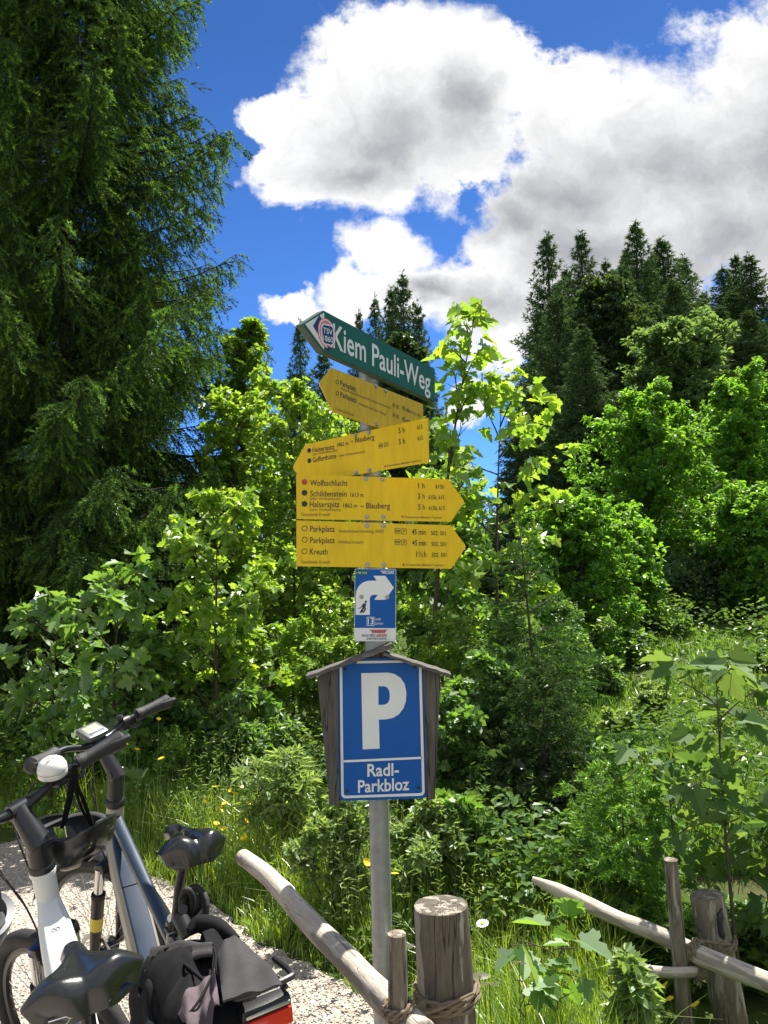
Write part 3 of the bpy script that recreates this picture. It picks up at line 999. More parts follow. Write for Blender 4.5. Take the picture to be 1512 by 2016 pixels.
def build_route_sign():
    p = Panel((697, 1119.8), (779.4, 1120.3), 2.945, 2.945)
    root = sign_root('route_sign', p, 'small blue route sign with a white turn-right arrow and the number 13', 'route sign')
    c2 = lambda x, y: (560 + x / 3.979, 920 + y / 3.979)
    a, b = p.uv(697.2, 1262.3), p.uv(779.9, 1120)
    body = rrect(a[0], a[1], b[0], b[1], 0.006, 4)
    k = MB(); k.prism(body, -0.001, 0.002); k.build('panel', M['signwhite'], root, 0)
    z = p.uv(697.2, 1236)[1]
    k = MB(); k.prism(rrect(a[0] + 0.0016, z, b[0] - 0.0016, b[1] - 0.0016, 0.005, 4, (0, 0, 1, 1)), -0.0018, -0.001); k.build('blue_field', M['blue'], root, 0)
    w = MB()
    arrow = [(558, 1156), (558, 1010), (562, 975), (574, 945), (594, 918), (620, 900), (650, 890), (722, 887), (697, 850), (790, 850), (857, 943), (790, 1038), (703, 1038), (731, 999), (697, 999), (682, 1004), (673, 1014), (669, 1030), (669, 1156)]
    w.prism(p.poly([c2(*q) for q in arrow]), -0.0026, -0.0018)
    o = [c2(645, 1172), c2(704, 1172), c2(704, 1242), c2(645, 1242)]
    i = [c2(649, 1176), c2(700, 1176), c2(700, 1238), c2(649, 1238)]
    w.strip(p.poly(o), p.poly(i), -0.0026, -0.0018)
    text_mesh_into(w, p, "13", c2(654, 1230), c2(696, 1230), 12.2, 0.012)
    text_mesh_into(w, p, "noch", c2(711, 1198), c2(755, 1198), 5, 0.006)
    text_mesh_into(w, p, "2,4 km", c2(711, 1233), c2(773, 1233), 5.2, 0.006)
    text_mesh_into(w, p, "ESIS", c2(792, 834), c2(862, 834), 6.0, 0.014, shear=0.25)
    for q in range(3):
        w.prism(p.poly([c2(750 + q * 9, 811 + q * 8), c2(806, 811 + q * 8), c2(806, 816 + q * 8), c2(755 + q * 9, 816 + q * 8)]), -0.0026, -0.0018)
    w.build('white_arrow', M['signwhite'], root, 0)
    g = MB()
    g.prism(p.poly([c2(555, 812), c2(655, 812), c2(661, 826), c2(655, 842), c2(555, 842)]), -0.0024, -0.0018)
    g.build('green_tag', M['green'], root, 0)
    w = MB(); text_mesh_into(w, p, "+ NR 1316", c2(559, 835), c2(645, 835), 4.2, 0.008, -0.003); w.build('tag_lettering', M['signwhite'], root, 0)
    h = MB()
    u = p.uv(*c2(638, 1054)); disc(h, u, 0.0046, -0.0032, 14)
    for pl in ([(618, 1066), (634, 1064), (641, 1074), (633, 1098), (613, 1104), (610, 1092)], [(613, 1098), (630, 1094), (611, 1137), (600, 1141), (588, 1136)],
               [(624, 1094), (641, 1104), (636, 1118), (622, 1140), (611, 1138), (627, 1112)], [(614, 1070), (622, 1074), (600, 1102), (578, 1110), (577, 1106), (597, 1096)]):
        h.prism(p.poly([c2(*q) for q in pl]), -0.0032, -0.0026)
    text_mesh_into(h, p, "nordic", c2(604, 1326), c2(716, 1326), 6.2, 0.008, -0.0022, 0.2)
    text_mesh_into(h, p, "zentrum", c2(640, 1349), c2(797, 1349), 5.4, 0.004, -0.0022, 0.2)
    h.build('walker_symbol', M['navy'], root, 0)
    rd = MB()
    text_mesh_into(rd, p, "aktiv", c2(720, 1326), c2(807, 1326), 6.2, 0.02, -0.0022, 0.2)
    for q in range(4):
        rd.prism(p.poly([c2(664 + q * 9, 1272 + q * 7), c2(806 - q * 6, 1272 + q * 7), c2(803 - q * 6, 1276.5 + q * 7), c2(669 + q * 9, 1276.5 + q * 7)]), -0.0022, -0.0012)
    for xx in (690, 708, 726, 745, 763, 780):
        rd.prism(p.poly([c2(xx, 1274), c2(xx + 6, 1274), c2(xx + 3, 1296), c2(xx - 3, 1296)]), -0.0021, -0.0012)
    rd.build('red_logo', M['red'], root, 0)
    bolts_on(p, [(712, 1175), (762.3, 1175.6)], root, 0.0062)
build_route_sign()

def build_parking_sign():
    c3 = lambda x, y: (580 + x / 4.725, 1240 + y / 4.725)
    p = Panel(c3(393, 265), c3(1203, 262), 2.915, 2.915)
    root = sign_root('parking_sign', p, 'blue bicycle parking sign with a big white P in a roofed wooden frame', 'parking sign')
    # blue plate
    def offs(d):
        """outline of the plate moved inwards by d photo units of the crop"""
        l0, l1, r0, r1 = (392, 255), (408, 1592), (1203, 250), (1238, 1566)
        L = lambda t: (l0[0] + (l1[0] - l0[0]) * t + d, l0[1] + (l1[1] - l0[1]) * t)
        Rr = lambda t: (r0[0] + (r1[0] - r0[0]) * t - d, r0[1] + (r1[1] - r0[1]) * t)
        pts = [L(0.068)]
        rad = max(62 - d * 0.8, 8)
        q0, q1 = L(1 - d / 1337.0), Rr(1 - d / 1316.0)
        e = unit(np.array(q1) - np.array(q0))
        up0, up1 = unit(np.array(l0, float) - np.array(l1)), unit(np.array(r0, float) - np.array(r1))
        for i in range(9):
            a = i / 8 * math.pi / 2
            pts.append(tuple(np.array(q0) + up0 * rad * (1 - math.sin(a)) + e * rad * (1 - math.cos(a))))
        for i in range(9):
            a = (1 - i / 8) * math.pi / 2
            pts.append(tuple(np.array(q1) - e * rad * (1 - math.cos(a)) + up1 * rad * (1 - math.sin(a))))
        pts.append(Rr(0.075))
        return p.poly([c3(*q) for q in pts])
    k = MB(); k.prism(offs(0) + p.poly([c3(1000, 268), c3(950, 258), c3(640, 264), c3(585, 275)]), -0.002, 0.002); k.build('blue_plate', M['blue'], root, 0)
    w = MB()
    w.prism(offs(26) + offs(50)[::-1], -0.0032, -0.0022)
    w.prism(p.poly([c3(575, 313), c3(585, 290), c3(1000, 284), c3(1012, 304)]), -0.0032, -0.0022)
    w.prism(p.poly([c3(448, 1212), c3(1187, 1179), c3(1187, 1199), c3(448, 1233)]), -0.0032, -0.0022)
    # the P
    o = [(620, 402), (870, 397), (930, 410), (985, 445), (1022, 500), (1040, 580), (1035, 660), (1012, 730), (970, 785), (915, 818), (850, 832), (784, 834), (791, 1103), (634, 1110)]
    cnt = [(778, 524), (835, 524), (862, 535), (880, 565), (886, 605), (884, 640), (875, 668), (855, 688), (830, 696), (780, 698)]
    bar = [(778, 524)]
    # split into a left stem and a bowl so that the counter stays open
    stem = [(620, 402), (778, 399), (780, 698), (784, 834), (791, 1103), (634, 1110)]
    top = [(778, 399), (870, 397), (930, 410), (985, 445), (1022, 500), (1040, 580), (886, 605), (880, 565), (862, 535), (835, 524), (778, 524)]
    bot = [(1040, 580), (1035, 660), (1012, 730), (970, 785), (915, 818), (850, 832), (784, 834), (780, 698), (830, 696), (855, 688), (875, 668), (884, 640), (886, 605)]
    for q in (stem, top, bot):
        w.prism(p.poly([c3(*a) for a in q]), -0.0032, -0.0022)
    text_mesh_into(w, p, "Radl-", c3(677, 1362), c3(970, 1351), 23.5, 0.018, -0.0032)
    text_mesh_into(w, p, "Parkbloz", c3(590, 1512), c3(1066, 1486), 23.5, 0.018, -0.0032)
    w.build('lettering', M['signwhite'], root, 0)
    s = MB()
    for q in ((474, 366), (1112, 346), (491, 1499), (1151, 1466)):
        s.lathe([(0, 0), (0.0055, 0), (0.0055, 0.0015), (0.003, 0.003), (0, 0.003)], (*p.uv(*c3(*q))[:1], -0.002, p.uv(*c3(*q))[1]), (0, -1, 0), 10)
    s.build('screw', M['blackmetal'], root)
    # wooden back board, two side planks and a centre plank
    def plank(l, y0, y1):
        b = MB()
        b.prism(p.poly([c3(*q) for q in l]), y0, y1)
        b.build('board', M['barnwood'], root, 0)
    plank([(213, 440), (402, 330), (415, 1625), (330, 1622)], -0.012, 0.022)
    plank([(1196, 330), (1357, 400), (1305, 1562), (1226, 1586)], -0.010, 0.022)
    plank([(404, 330), (800, 190), (1194, 330), (1224, 1560), (417, 1590)], 0.003, 0.020)
    # two roof slats
    def slat(a, b, th, y0, y1, up):
        A, B = p.uv(*c3(*a)), p.uv(*c3(*b))
        e = unit(B - A)
        nrm = np.array([-e[1], e[0]])
        if nrm[1] < 0: nrm = -nrm
        m = MB()
        L = np.linalg.norm(B - A)
        n = 14
        rings = []
        rng = random.Random(int(a[0]))
        for i in range(n + 1):
            t = i / n
            c = A + e * L * t
            w0 = th * (1 + rng.uniform(-0.12, 0.12))
            j = rng.uniform(-0.0012, 0.0012)
            rings.append([(c[0] + nrm[0] * j, y0, c[1] + nrm[1] * j), (c[0] + nrm[0] * (w0 + j), y0, c[1] + nrm[1] * (w0 + j)), (c[0] + nrm[0] * (w0 + up), y1, c[1] + nrm[1] * (w0 + up)), (c[0] + nrm[0] * up, y1, c[1] + nrm[1] * up)])
        m.loft(rings)
        m.build('roof_slat', M['roofwood'], root, 20)
    slat((128, 448), (905, 165), 0.0125, -0.055, 0.034, 0.004)
    slat((820, 228), (1440, 430), 0.011, -0.050, 0.034, 0.004)
    slat((760, 188), (905, 133), 0.006, -0.052, 0.03, 0.004)
build_parking_sign()

# ------------------------------------------------------------------ rail fences
def rope_ring(mb, c, ax, r0, turns=3, rr=0.007, pitch=0.012, rng=None, squash=(1, 1)):
    ax = unit(ax)
    g = np.array([1.0, 0, 0])
    a = unit(g - ax * g.dot(ax))
    b = np.cross(ax, a)
    for s in range(2):
        pts = []
        n = 40 * turns
        for i in range(n + 1):
            th = 2 * math.pi * i / 40
            w = 0.55 * rr
            tw = i * 0.9 + s * math.pi
            rad = r0 + w * math.cos(tw)
            z = pitch * th / (2 * math.pi) + w * math.sin(tw) + 0.006 * math.sin(th * 1.0 + s)
            pts.append(np.asarray(c) + a * rad * squash[0] * math.cos(th) + b * rad * squash[1] * math.sin(th) + ax * z)
        mb.tube(pts, rr * 0.62, 6)

def log_mesh(pts, radii, n=18, seed=1, rough=0.05, dome=0.4, flat_top=False):
    """a slightly uneven round timber"""
    rng = np.random.default_rng(seed)
    ph = rng.uniform(0, 6.28, 6)
    mb = MB()
    pts = bez(pts, 6)
    rad = np.interp(np.linspace(0, 1, len(pts)), np.linspace(0, 1, len(radii)), radii)
    rings = []
    a = None
    m = len(pts)
    seq = list(range(m))
    for i in seq:
        t = unit(pts[min(i + 1, m - 1)] - pts[max(i - 1, 0)])
        if a is None:
            g = np.array([0, 0, 1.0]) if abs(t[2]) < 0.9 else np.array([1.0, 0, 0])
            a = unit(g - t * g.dot(t))
        else:
            a = unit(a - t * a.dot(t))
        b = np.cross(t, a)
        ring = []
        for k in range(n):
            th = 2 * math.pi * k / n
            q = 1 + rough * (math.sin(2 * th + ph[0] + i * 0.21) + 0.7 * math.sin(3 * th + ph[1] - i * 0.13) + 0.4 * math.sin(7 * th + ph[2]))
            ring.append(pts[i] + rad[i] * q * (a * math.cos(th) + b * math.sin(th)))
        rings.append((ring, t, rad[i]))
    R0 = [r[0] for r in rings]
    def endcap(ring, t, r, sgn):
        c = np.mean(ring, axis=0)
        s1 = [c + (q - c) * 0.90 + t * sgn * r * 0.10 * dome * 2 for q in ring]
        s2 = [c + (q - c) * 0.55 + t * sgn * r * 0.20 * dome * 2 for q in ring]
        return s1, s2
    s1, s2 = endcap(*rings[0], -1)
    e1, e2 = endcap(*rings[-1], 1)
    mb.loft([s2, s1] + R0 + [e1, e2])
    return mb

def build_left_fence():
    base = P(878, 2016, 2.12)
    root = empty('rail_fence', (base[0], base[1], 0), 'wooden fence at the gravel with a thick roped post and a wavy rail', 'fence')
    ox = np.array([base[0], base[1], 0.0])
    def put(mb, name, mat, parent=root):
        o = mb.build(name, mat, parent, 50)
        return o
    # post
    top = P(869, 1795, 2.12) - ox
    bot = P(884, 2060, 2.12) - ox
    d = unit(top - bot)
    bot = bot - d * ((bot[2] + 0.1) / d[2])
    post = log_mesh([bot, bot + (top - bot) * 0.5, top - d * 0.02, top], [0.074, 0.072, 0.070, 0.066], 28, 3, 0.022, 0.5)
    put(post, 'post', M['postwood'])
    st = P(781, 1838, 2.0) - ox
    sb = P(786, 2060, 2.0) - ox
    d2 = unit(st - sb)
    sb = sb - d2 * ((sb[2] + 0.1) / d2[2])
    stake = log_mesh([sb, sb + (st - sb) * 0.6, st], [0.027, 0.0255, 0.0235], 14, 8, 0.04, 0.2)
    put(stake, 'stake', M['stakewood'])
    path = [(478, 1687, 3.05), (523, 1721, 2.9), (559, 1759, 2.77), (592, 1796, 2.66), (632, 1838, 2.53), (675, 1880, 2.40), (718, 1926, 2.26), (765, 1974, 2.11), (830, 2040, 1.95)]
    pts = [P(*q) - ox for q in path]
    # the rail keeps the axis frame of its own object so its grain runs lengthwise
    axv = unit(pts[-1] - pts[0])
    rot = Vector([float(x) for x in axv]).to_track_quat('X', 'Z').to_matrix()
    inv = np.array(rot.inverted())
    loc = [inv @ (q - pts[4]) for q in pts]
    rail = log_mesh(loc, [0.029, 0.032, 0.033, 0.034, 0.035, 0.036, 0.036, 0.038, 0.038], 18, 5, 0.03, 0.5)
    o = rail.build('rail', M['palewood'], root, 50)
    o.matrix_local = Matrix.Translation(Vector([float(x) for x in pts[4]])) @ rot.to_4x4()
    rp = MB()
    c = P(880, 1968, 2.12) - ox
    rope_ring(rp, c, d, 0.079, 3, 0.0075, 0.011)
    c2 = P(784, 1992, 2.0) - ox
    rope_ring(rp, c2, d2, 0.034, 2, 0.0065, 0.010)
    for k in range(4):
        a = P(802, 1985 + k * 7, 1.985) - ox
        b = P(836, 1972 + k * 7, 2.045) - ox
        rp.tube(bez([a, (a + b) / 2 - np.array([0, 0, 0.006]), b], 5), 0.0055, 6)
    a, m_, b = P(790, 2001, 1.965) - ox, P(850, 1992, 2.02) - ox, P(932, 1955, 2.05) - ox
    rp.tube(bez([a, m_, b], 6), 0.004, 6)
    put(rp, 'rope', M['rope'])

def build_right_fence():
    base = P(1440, 2010, 3.1)
    root = empty('rail_fence', (base[0], base[1], 0), 'wooden fence by the bushes with a thin stake tied to a cracked post', 'fence')
    ox = np.array([base[0], base[1], 0.0])
    top, bot = P(1391, 1762, 3.1) - ox, P(1441, 2016, 3.1) - ox
    d = unit(top - bot)
    bot = bot - d * ((bot[2] + 0.35) / d[2])
    post = log_mesh([bot, bot + (top - bot) * 0.6, top - d * 0.03, top], [0.062, 0.060, 0.060, 0.056], 24, 13, 0.03, 0.12)
    po = post.build('post', M['stakewood'], root, 50)
    # dark rotted split in the post
    sp = MB()
    q = [P(1421, 1788, 3.04), P(1417, 1812, 3.035), P(1420, 1835, 3.035), P(1426, 1850, 3.035)]
    q = [x - ox for x in q]
    sp.tube(bez(q, 4), [0.004] * 2 + [0.012] * 3 + [0.010] * 3 + [0.012] * 3 + [0.003] * 2, 8)
    k = sp.build('split', M['ink'], po, 40)
    st, sb = P(1320, 1692, 2.98) - ox, P(1349, 2016, 2.98) - ox
    d2 = unit(st - sb)
    sb = sb - d2 * ((sb[2] + 0.35) / d2[2])
    stake = log_mesh([sb, sb + (st - sb) * 0.5, st], [0.0295, 0.0275, 0.0255], 14, 18, 0.05, 0.2)
    stake.build('stake', M['stakewood'], root, 50)
    path = [(1049, 1731, 3.42), (1095, 1751, 3.36), (1150, 1777, 3.28), (1217, 1809, 3.19), (1270, 1829, 3.10), (1322, 1852, 3.04), (1375, 1879, 2.96), (1440, 1905, 2.88), (1520, 1937, 2.78), (1620, 1980, 2.66)]
    pts = [P(*q) - ox for q in path]
    axv = unit(pts[-1] - pts[0])
    rot = Vector([float(x) for x in axv]).to_track_quat('X', 'Z').to_matrix()
    inv = np.array(rot.inverted())
    loc = [inv @ (q - pts[4]) for q in pts]
    rail = log_mesh(loc, [0.012, 0.026, 0.029, 0.029, 0.031, 0.030, 0.032, 0.033, 0.033, 0.034], 16, 25, 0.04, 0.3)
    o = rail.build('rail', M['palewood'], root, 50)
    o.matrix_local = Matrix.Translation(Vector([float(x) for x in pts[4]])) @ rot.to_4x4()
    pg = [P(1281, 1912, 2.90) - ox, P(1330, 1915, 2.92) - ox, P(1383, 1911, 2.98) - ox]
    pv = unit(pg[-1] - pg[0])
    rot2 = Vector([float(x) for x in pv]).to_track_quat('X', 'Z').to_matrix()
    inv2 = np.array(rot2.inverted())
    peg = log_mesh([inv2 @ (x - pg[1]) for x in pg], [0.0195, 0.0185, 0.017], 14, 31, 0.05, 0.3)
    o = peg.build('peg', M['palewood'], root, 50)
    o.matrix_local = Matrix.Translation(Vector([float(x) for x in pg[1]])) @ rot2.to_4x4()
    rp = MB()
    rope_ring(rp, P(1413, 1862, 3.1) - ox, d, 0.066, 2, 0.0068, 0.010)
    rope_ring(rp, P(1362, 1868, 2.985) - ox, axv, 0.037, 3, 0.0065, 0.010)
    rope_ring(rp, P(1366, 1912, 2.965) - ox, pv, 0.025, 3, 0.006, 0.009)
    rp.tube(bez([P(1352, 1862, 2.95) - ox, P(1380, 1853, 3.0) - ox, P(1450, 1862, 3.06) - ox], 6), 0.006, 6)
    for k in range(3):
        a = P(1368 + 3 * k, 1925, 2.96) - ox
        rp.tube([a, a + np.array([0.006 * k - 0.004, 0, -0.022 - 0.006 * k])], 0.003, 5)
    rp.build('rope', M['rope'], root, 50)

build_left_fence()
build_right_fence()
# ------------------------------------------------------------------ bicycles
def saddle_mesh(mb, c, L=0.27, W=0.185, groove=0.006, notch=0.02, nose=0.042, cutout=False, pitch=0.0):
    """saddle surface: x forward, nose at +x; wide two-lobed rear"""
    cx, cy, cz = c
    nu, nv = 30, 25
    top, bot = [], []
    for i in range(nu + 1):
        t = i / nu                      # 0 rear .. 1 nose
        x = -0.5 * L + L * t
        # half width profile
        if t < 0.34:
            w = W / 2 * (0.80 + 0.20 * math.sin(min(1, t / 0.22) * math.pi / 2))
        else:
            k = (t - 0.34) / 0.66
            w = W / 2 + (nose / 2 - W / 2) * (1 - (1 - min(1, k * 1.55)) ** 2 if k * 1.55 < 1 else 1)
        if t > 0.93:
            w *= math.sqrt(max(0.02, 1 - ((t - 0.93) / 0.075) ** 2))
        if t < 0.16:
            w *= 0.72 + 0.28 * math.sqrt(1 - ((0.16 - t) / 0.16) ** 2)
        rise = 0.010 * (1 - t) ** 2 - 0.018 * max(0, (t - 0.80)) / 0.2
        rt, rb = [], []
        for j in range(nv + 1):
            s = -1 + 2 * j / nv
            y = w * s
            xe = x
            if t < 0.25:
                xe = x + notch * (1 - abs(s)) ** 1.5 * (1 - t / 0.25) + 0.045 * abs(s) ** 3 * (1 - t / 0.25)
            edge = abs(s) ** (3.0 if t < 0.5 else 2.6)
            z = rise - (0.030 if t < 0.5 else 0.026) * edge
            # lobes
            if t < 0.55:
                z += 0.012 * math.exp(-((abs(s) - 0.55) / 0.28) ** 2) * math.exp(-((t - 0.18) / 0.2) ** 2)
            if t < 0.12:
                z -= 0.026 * ((0.12 - t) / 0.12) ** 2
            g = groove * math.exp(-(y / 0.013) ** 2) * (1 if 0.05 < t < 0.9 else 0.3)
            if cutout and 0.12 < t < 0.82:
                g = 0.026 * math.exp(-(y / 0.011) ** 4)
            z -= g
            rt.append((cx + xe, cy + y, cz + z + pitch * x))
            rb.append((cx + xe * 0.97, cy + y * 0.86, cz + z * 0.4 - 0.036 + pitch * x - 0.014 * max(0, 1 - t / 0.45)))
        top.append(rt)
        bot.append(rb)
    V, F = [], []
    n = nv + 1
    for r in top: V += r
    o = len(V)
    for r in bot: V += r
    for i in range(nu):
        for j in range(nv):
            F.append([i * n + j, i * n + j + 1, (i + 1) * n + j + 1, (i + 1) * n + j])
            F.append([o + i * n + j, o + (i + 1) * n + j, o + (i + 1) * n + j + 1, o + i * n + j + 1])
    for i in range(nu):
        F.append([i * n, (i + 1) * n, o + (i + 1) * n, o + i * n])
        F.append([i * n + nv, o + i * n + nv, o + (i + 1) * n + nv, (i + 1) * n + nv])
    for j in range(nv):
        F.append([j, o + j, o + j + 1, j + 1])
        F.append([nu * n + j, nu * n + j + 1, o + nu * n + j + 1, o + nu * n + j])
    mb._add(V, F)

def rsec(c, ex, ey, w, h, r=0.3, n=4):
    """rounded-rectangle ring around c spanned by ex (w) and ey (h)"""
    return [np.asarray(c) + np.asarray(ex) * q[0] + np.asarray(ey) * q[1] for q in rrect(-w / 2, -h / 2, w / 2, h / 2, min(w, h) * r, n)]

def wheel(root, name, hub, rad, Mx, axis=(0, 1, 0)):
    t = MB(Mx)
    t.torus(hub, axis, rad - 0.024, 0.0245, 72, 12)
    # tread blocks
    ax = np.array(axis, float)
    wl = t.build(name, M['rubber'], root, 45)
    r = MB(Mx)
    r.torus(hub, axis, rad - 0.056, 0.013, 64, 8)
    r.build('rim', M['blackmetal'], wl)
    s = MB(Mx)
    h = np.asarray(hub, float)
    for k in range(32):
        a = 2 * math.pi * k / 32
        b = a + (0.28 if k % 2 else -0.28)
        sd = 0.028 if (k // 2) % 2 else -0.028
        s.tube([h + np.array([0.02 * math.cos(b), sd, 0.02 * math.sin(b)]), h + np.array([(rad - 0.06) * math.cos(a), 0, (rad - 0.06) * math.sin(a)])], 0.0012, 5, False)
    s.build('spoke', M['alu'], wl)
    s = MB(Mx)
    s.lathe([(0, -0.06), (0.012, -0.06), (0.012, -0.045), (0.03, -0.034), (0.018, -0.02), (0.018, 0.02), (0.03, 0.034), (0.012, 0.045), (0.012, 0.06), (0, 0.06)], hub, axis, 16)
    s.build('hub', M['blackmetal'], wl)
    d = MB(Mx)
    d.torus(np.asarray(hub) + np.array([0, 0.044, 0]), axis, 0.075, 0.009, 40, 6, 0.12)
    d.build('brake_disc', M['alu'], wl)
    return wl

def build_bike(label, origin, head, lean, scale, steer, paint, cover_cols, saddle_x, saddle_z, cutout, first):
    root = empty('bicycle', (0, 0, 0), label, 'bicycle', 'electric bicycles parked on the gravel')
    root.matrix_world = Matrix.Translation((origin[0], origin[1], 0.012)) @ Matrix.Rotation(R(head), 4, 'Z') @ Matrix.Rotation(R(lean), 4, 'X') @ Matrix.Scale(scale, 4)
    ht, hb = np.array([0.93, 0, 0.90]), np.array([0.975, 0, 0.74])
    sax = unit(ht - hb)
    S = Matrix.Translation(Vector(hb)) @ Matrix.Rotation(R(steer), 4, Vector(sax)) @ Matrix.Translation(-Vector(hb))
    rad = 0.35
    # frame
    f = MB()
    f.tube([hb - sax * 0.005, hb + sax * 0.085, ht], [0.030, 0.029, 0.030], 20)
    a, b = np.array([0.955, 0, 0.815]), np.array([0.46, 0, 0.31])
    dv = unit(b - a)
    up = unit(np.array([-dv[2], 0, dv[0]]))
    if up[2] < 0: up = -up
    sd = np.array([0, 1.0, 0])
    rings = []
    for t, w, h in ((-0.04, 0.048, 0.05), (0.03, 0.062, 0.062), (0.10, 0.078, 0.075), (0.2, 0.088, 0.085), (0.55, 0.090, 0.09), (0.92, 0.086, 0.09), (1.03, 0.07, 0.08)):
        rings.append(rsec(a + (b - a) * t - up * 0.006, sd, up, w, h, 0.28))
    f.loft(rings)
    st = np.array([0.31, 0, 0.70])
    bb = np.array([0.45, 0, 0.30])
    f.tube([bb, st], [0.022, 0.02], 16)
    for s in (1, -1):
        f.tube([bb + sd * 0.03 * s, np.array([0.3, 0.05 * s, 0.32]), np.array([0, 0.066 * s, 0.35])], [0.016, 0.012, 0.010], 10)
        f.tube([st + sd * 0.016 * s - np.array([0, 0, 0.06]), np.array([0.15, 0.058 * s, 0.53]), np.array([0, 0.066 * s, 0.35])], [0.010, 0.009, 0.009], 10)
    frame = f.build('frame', M[paint], root)
    if not first:
        tt = MB()
        p0, p1 = np.array([0.945, 0, 0.855]), np.array([0.335, 0, 0.635])
        rings = [rsec(p0 + (p1 - p0) * t, sd, unit(np.cross(p1 - p0, sd)), w, h, 0.42, 5) for t, w, h in ((-0.02, 0.045, 0.05), (0.15, 0.042, 0.048), (0.6, 0.038, 0.042), (1.03, 0.034, 0.038))]
        tt.loft(rings)
        tt.build('top_tube', M['bluegrey'], root)
    # cover of the battery along the down tube: two panels with a seam
    def cover(t0, t1, mat, label=None, lift=0.0, w0=1.0):
        c = MB()
        rr = []
        for i in range(9):
            t = t0 + (t1 - t0) * i / 8
            w = np.interp(t, [0.0, 0.06, 0.14, 0.25, 0.9, 1.0], [0.034, 0.044, 0.060, 0.066, 0.066, 0.060]) * w0
            h = 0.030
            ctr = a + (b - a) * t + up * (np.interp(t, [0, .03, 0.10, 0.2, 1], [0.014, 0.017, 0.024, 0.029, 0.031]) + lift)
            rr.append(rsec(ctr, sd, up, w, h, 0.18))
        c.loft(rr)
        o = c.build('battery_cover', mat, root)
        if label: o["label"] = label
        return o
    cv = cover(0.055, 0.335, M[cover_cols[0]], 'white upper cover of the down tube' if first else None)
    cover(0.338, 0.93, M[cover_cols[1]], None, -0.002, 0.97)
    if first:
        g = MB()
        c0 = a + (b - a) * 0.145 + up * 0.0415
        for sgn in (1, -1):
            pts = []
            for k in range(25):
                th = 2 * math.pi * k / 24
                pts.append(c0 + sd * (0.0048 * sgn + 0.0048 * math.cos(th)) + dv * 0.004 * math.sin(th))
            g.tube(pts, 0.0008, 5, False)
        g.build('emblem', M['bezel'], cv, 0)
    # fork, steered
    fk = MB(S)
    crown = hb - sax * 0.05
    fk.lathe([(0.026, 0), (0.026, 0.045), (0.02, 0.05)], crown, sax, 16)
    fk.box(crown + np.array([0.008, 0, 0]), (0.045, 0.135, 0.035), None, 0.01)
    fork = fk.build('fork', M['blackmetal'], root)
    hub = np.array([1.12, 0, 0.35])
    low_mat = M['white_paint'] if first else M['blackmetal']
    for s in (1, -1):
        t0 = crown + np.array([0.012, 0.056 * s, 0])
        e = hub + np.array([-0.005, 0.062 * s, 0])
        k = MB(S); k.tube([t0, t0 + (e - t0) * 0.35], 0.0165, 14); k.build('stanchion', M['chrome'], fork)
        k = MB(S)
        m0 = t0 + (e - t0) * 0.31
        k.tube([m0, t0 + (e - t0) * 0.36, t0 + (e - t0) * 0.7, e], [0.0235, 0.023, 0.021, 0.017], 14)
        k.build('fork_leg', low_mat, fork)
        k = MB(S); k.lathe([(0.0165, 0), (0.0245, 0), (0.0245, 0.016), (0.018, 0.022), (0.0165, 0.022)], m0 - unit(e - t0) * 0.014, unit(e - t0), 16); k.build('seal', M['rubber'], fork)
        if not first and s == 1:
            k = MB(S)
            for q in (0.62,):
                k.tube([t0 + (e - t0) * 0.52, t0 + (e - t0) * 0.66], [0.0226, 0.0218], 14)
            k.build('yellow_sticker', M['yellow_tag'], fork)
    wheel(root, 'front_wheel', hub, rad, S)
    wheel(root, 'rear_wheel', np.array([0, 0, 0.35]), rad, Matrix.Identity(4))
    # mudguards
    def guard(c, a0, a1, Mx, rg=0.375, w=0.056):
        g = MB(Mx)
        rr = []
        n = 28
        for i in range(n + 1):
            th = R(a0 + (a1 - a0) * i / n)
            er = np.array([math.cos(th), 0, math.sin(th)])
            ring = []
            for (y, dr) in ((-w / 2, -0.012), (-w * 0.32, 0.0), (0, 0.005), (w * 0.32, 0.0), (w / 2, -0.012), (w * 0.3, -0.003), (0, 0.002), (-w * 0.3, -0.003)):
                ring.append(np.asarray(c) + er * (rg + dr) + np.array([0, y, 0]))
            rr.append(ring)
        g.loft(rr)
        return g.build('mudguard', M['blackplastic'], root)
    guard((0, 0, 0.35), 15, 190, Matrix.Identity(4))
    if not first:
        guard(hub, 25, 175, S)
    # stem and handlebar
    bc = np.array([0.945, 0, 1.075]) if first else np.array([0.955, 0, 1.13])
    stm = MB(S)
    e0 = ht + sax * (0.095 if first else 0.125)
    stm.lathe([(0.031, 0.0), (0.034, 0.004), (0.034, 0.02), (0.030, 0.026)], ht, sax, 20)
    stm.tube([ht + sax * 0.02, ht + sax * 0.06, e0], [0.027, 0.026, 0.0255] if not first else [0.030, 0.030, 0.029], 18)
    fw = unit(bc - e0)
    stm.tube([e0 - fw * 0.022, e0 + fw * 0.006, bc], [0.029, 0.027, 0.022] if not first else [0.033, 0.031, 0.025], 16)
    stm.lathe([(0, -0.03), (0.012, -0.03), (0.012, 0.03), (0, 0.03)], e0 - fw * 0.002, (0, 1, 0), 12)
    stm.lathe([(0, -0.026), (0.0225, -0.026), (0.0225, 0.026), (0, 0.026)], bc, (0, 1, 0), 18)
    stem_o = stm.build('stem', M['blackmetal'], root)
    if first:
        g = MB(S); g.lathe([(0.030, -0.002), (0.0345, 0.0), (0.0345, 0.012), (0.030, 0.014)], ht - sax * 0.004, sax, 24); g.build('headset_ring', M['white_paint'], root)
